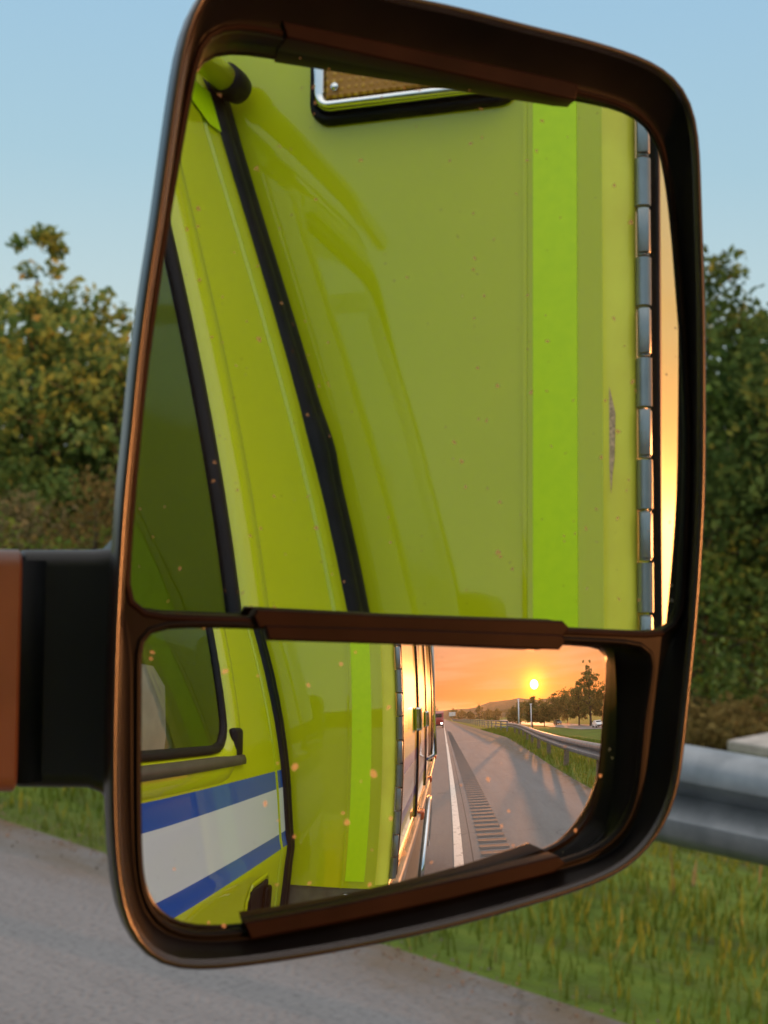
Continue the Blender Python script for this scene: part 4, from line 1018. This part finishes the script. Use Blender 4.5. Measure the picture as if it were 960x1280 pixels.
# bushes on the bank
def bush(loc, h, wd, mat, label, seed, leaf=.05): return tree('bush', loc, h, wd, mat, label, 'bush', G2, seed, per=34, ncl=90, leaf=leaf, base=.02, csize=.17)
bush(at(32.8, 22), 2.5, 3.4, M['blade_dry'], 'pale yellow-green bush under the leftmost tree, just above the mirror arm', 31)
bush(at(35.8, 21.5), 2.9, 2.6, M['leaf_rust'], 'rusty brown bush beside the mirror edge above the arm', 32)
bush(at(30.4, 21), 2.3, 3.2, M['leaf_green'], 'green bush at the left edge of the photo above the arm', 33)
bush(at(38, 21), 2.5, 2.6, M['leaf_green'], 'green bush hidden behind the left edge of the mirror', 34)
bush(at(58.6, 20.5), 2.6, 3.0, M['leaf_green'], 'low green bush at the foot of the dark tree right of the mirror', 35)
bush(at(61.8, 19.5), 2.3, 3.0, M['leaf_dark'], 'dark low bush at the right edge of the photo', 36)
bush(at(59.2, 15.5), .75, 1.7, M['leaf_rust'], 'small tan bush close behind the guard rail right of the mirror', 37)
# pale headwall low at the right, behind the rail
hx, hy, hz = at(61.2, 13.5)
boxo_ = bmesh.new(); box(boxo_, (hx-.3, hy-.9, hz-.4), (hx+1.6, hy+.15, hz+.62), .03); box(boxo_, (hx-.4, hy-1.0, hz+.62), (hx+1.7, hy+.25, hz+.72), .02)
hw = bmo('drain_headwall', boxo_, M['concrete']); tag(hw, 'pale concrete drain headwall behind the guard rail at the right edge', 'headwall')

# trees behind the truck, seen in the wide-angle glass
def back(az, d):
    x, y = .6 + d*math.sin(R(az)), .9 - d*math.cos(R(az)); return (x, y, ground_h(x, y)-.1)
tree('leafy_tree', back(18.4, 130), 15.2, 8.0, M['leaf_far'], 'tall airy tree right of the sun, its thin top against the orange sky', seed=41, ncl=150, per=22, leaf=.28, group=G3, csize=.10)
tree('leafy_tree', back(16.9, 140), 11.0, 9.0, M['leaf_far'], 'rounded tree close beside the tall airy one', seed=42, ncl=150, per=26, leaf=.28, group=G3)
tree('leafy_tree', back(21.6, 135), 10.6, 10.0, M['leaf_far'], 'dense tree at the right end of the far clump in the lower glass', seed=43, ncl=150, per=30, leaf=.28, group=G3)
tree('leafy_tree', back(10.9, 165), 9.0, 8.0, M['leaf_far'], 'tree directly under the sun in the lower glass', seed=44, ncl=150, per=30, leaf=.28, group=G3)
T5 = bpy.data.objects['leafy_tree.%03d' % 19] if 'leafy_tree.019' in bpy.data.objects else None
fars = [o for o in bpy.data.objects if o.name.startswith('leafy_tree') and o.get('group') == G3]
names = ['low tree left of the sun at the start of the far clump', 'low tree between the sun and the light-coloured posts', 'broad tree just right of the sun', 'far tree behind the broad one right of the sun', 'tree behind the tall airy one', 'tree filling the gap before the dense right-hand tree', 'last tree of the far clump, cut by the rim of the glass', 'far tree beyond the rim of the glass']
for i, (az, d, s_) in enumerate(((8.4, 190, .62), (9.4, 190, .74), (12.4, 160, .86), (13.9, 165, .92), (15.4, 170, .92), (20.0, 165, .95), (23.5, 140, 1.0), (26, 140, 1.1))):
    copy_tree(fars[(i % 3)+1], back(az, d), i*1.7, s_, names[i], G3)
# low wood along the foot of the hills
wn = ['farthest left clump tree at the foot of the hills', 'second small tree at the foot of the hills', 'third small tree at the foot of the hills', 'fourth small tree at the foot of the hills', 'fifth small tree at the foot of the hills', 'sixth small tree at the foot of the hills']
for i, (az, d, s_) in enumerate(((1.2, 420, .8), (2.2, 400, .9), (3.3, 380, .8), (4.4, 360, .9), (5.4, 330, .85), (6.4, 300, .8))):
    copy_tree(fars[(i+1) % 4], back(az, d), i*2.1, s_, wn[i] + ', counted from the road', 'small trees at the foot of the hills')
for i, (az, d, s_) in enumerate(((-1.6, 260, .9), (-3.4, 240, 1.0), (-5.5, 230, 1.0), (-8.5, 220, 1.1), (-12, 210, 1.1))):
    copy_tree(fars[i % 4], back(az, d), i*2.3, s_, ['nearest', 'second', 'third', 'fourth', 'last'][i] + ' tree of the row beyond the opposite side of the road', 'trees beyond the opposite side')

# marker posts and signs back there
def post(loc, h, label, r_=.05, sign=False):
    t = empty('marker_post', loc, label, 'post', 'white posts by the guard rail')
    tubeo('pole', [(loc[0], loc[1], loc[2]-.2), (loc[0], loc[1], loc[2]+h)], r_, M['white_metal'], t, 10)
    boxo('post_cap', (loc[0]-.14, loc[1]-.05, loc[2]+h-.03), (loc[0]+.14, loc[1]+.05, loc[2]+h+.06), M['white_metal'], t, .02)
x, y, z = back(9.0, 52); post((x, y, z), 2.75-z, 'taller white post, nearer the sun, behind the guard rail', .075)
x, y, z = back(10.55, 52); post((x, y, z), 2.2-z, 'shorter white post to the right of the taller one', .06)
x, y, z = back(21.3, 95); sg = empty('road_sign', (x, y, z), 'small white road sign on a post beside the side road', 'sign')
tubeo('pole', [(x, y, z), (x, y, z+3.0)], .06, M['steel'], sg); boxo('sign_panel', (x-.45, y-.03, z+2.2), (x+.45, y+.03, z+3.6), M['white_metal'], sg, .02)
x, y, z = back(1.1, 330); gs = empty('overhead_sign', (x, y, z), 'pale sign board on a post far back beside the road', 'sign')
tubeo('pole', [(x, y, 0), (x, y, 4.5)], .15, M['steel'], gs); boxo('sign_panel', (x-2.2, y-.1, 2.6), (x+2.2, y+.1, 5.0), M['white_metal'], gs, .05)

# vehicles
def car(name, loc, rz, paint_, label, cat='car', lights=False, van=False):
    t = empty(name, (0, 0, 0), label, cat)
    W_, Ln = (.9, 2.15) if not van else (1.1, 3.0)
    if van: side = [(-Ln, .35), (-Ln, 2.5), (1.6, 2.6), (2.2, 2.3), (2.5, 1.4), (Ln, 1.2), (Ln, .4)]
    else: side = [(-Ln, .32), (-Ln, .85), (-1.75, .98), (-1.15, 1.40), (.25, 1.44), (1.0, 1.0), (1.95, .82), (Ln, .62), (Ln, .30)]
    rings = []
    for f_, ins in ((-1, .10), (-.94, 0), (.94, 0), (1, .10)):
        rings.append([(f_*W_*(1 - (.16 if (z > 1.05 and not van) else 0)), y*(1-ins*.2), .3+(z-.3)*(1-ins*.3)) for y, z in side])
    lofty('body', rings, paint_, t)
    g_ = boxo('windscreen', (-W_*.72, (2.0 if van else .5), (1.55 if van else 1.04)), (W_*.72, (2.42 if van else .86), (2.2 if van else 1.32)), M['car_glass'], t, .05)
    for s in (-1, 1):
        if not van: boxo('side_window', (s*W_*.80-.05, -1.1, 1.02), (s*W_*.80+.055, .35, 1.34), M['car_glass'], t, .04)
        boxo('headlight', (s*W_*.68-.15, Ln-.06, .62), (s*W_*.68+.15, Ln+.03, .80), M['headlight'] if lights else M['white_metal'], t, .03)
        for yy in (-Ln*.62, Ln*.62):
            bm = bmesh.new(); tube(bm, [(s*(W_-.2), yy, .33), (s*(W_+.01), yy, .33)], .33, 18); wq = bmo('wheel', bm, M['rubber'], t, True)
            bm = bmesh.new(); tube(bm, [(s*(W_-.1), yy, .33), (s*(W_+.02), yy, .33)], .19, 14); bmo('rim', bm, M['steel'], wq, True)
    boxo('bumper', (-W_*.95, Ln-.04, .34), (W_*.95, Ln+.06, .56), M['rubber'], t, .03)
    t.location = loc; t.rotation_euler = (0, 0, rz); return t
car('car', (*back(19.3, 115)[:2], ground_h(38.7, -108)+.08), R(0), M['car_white'], 'white car driving on the side road, nearer of the two', lights=False)
car('car', (*back(14.1, 165)[:2], ground_h(40.5, -160)+.08), R(-5), M['car_silver'], 'silver car farther back on the side road under the trees', lights=False)
car('van', (-.55, -86, .004), 0, M['car_red'], 'red and white van following far back in the same lane with lights on', 'van', lights=True, van=True)

# evening air: one even volume round the camera and everything on the ground
hz = boxo('haze', (-3400, -3600, -7), (3400, 3200, 40), None)
m = Mat('haze_air'); v = m.node('ShaderNodeVolumePrincipled'); v.inputs['Color'].default_value = (.9, .88, .86, 1); v.inputs['Density'].default_value = .00008; v.inputs['Anisotropy'].default_value = .7
m.l.new(v.outputs[0], m.out.inputs['Volume']); hz.data.materials.append(m.m); tag(hz, 'thin evening haze warming the far road and hills', None, None, 'stuff')
scene.cycles.volume_bounces = 0
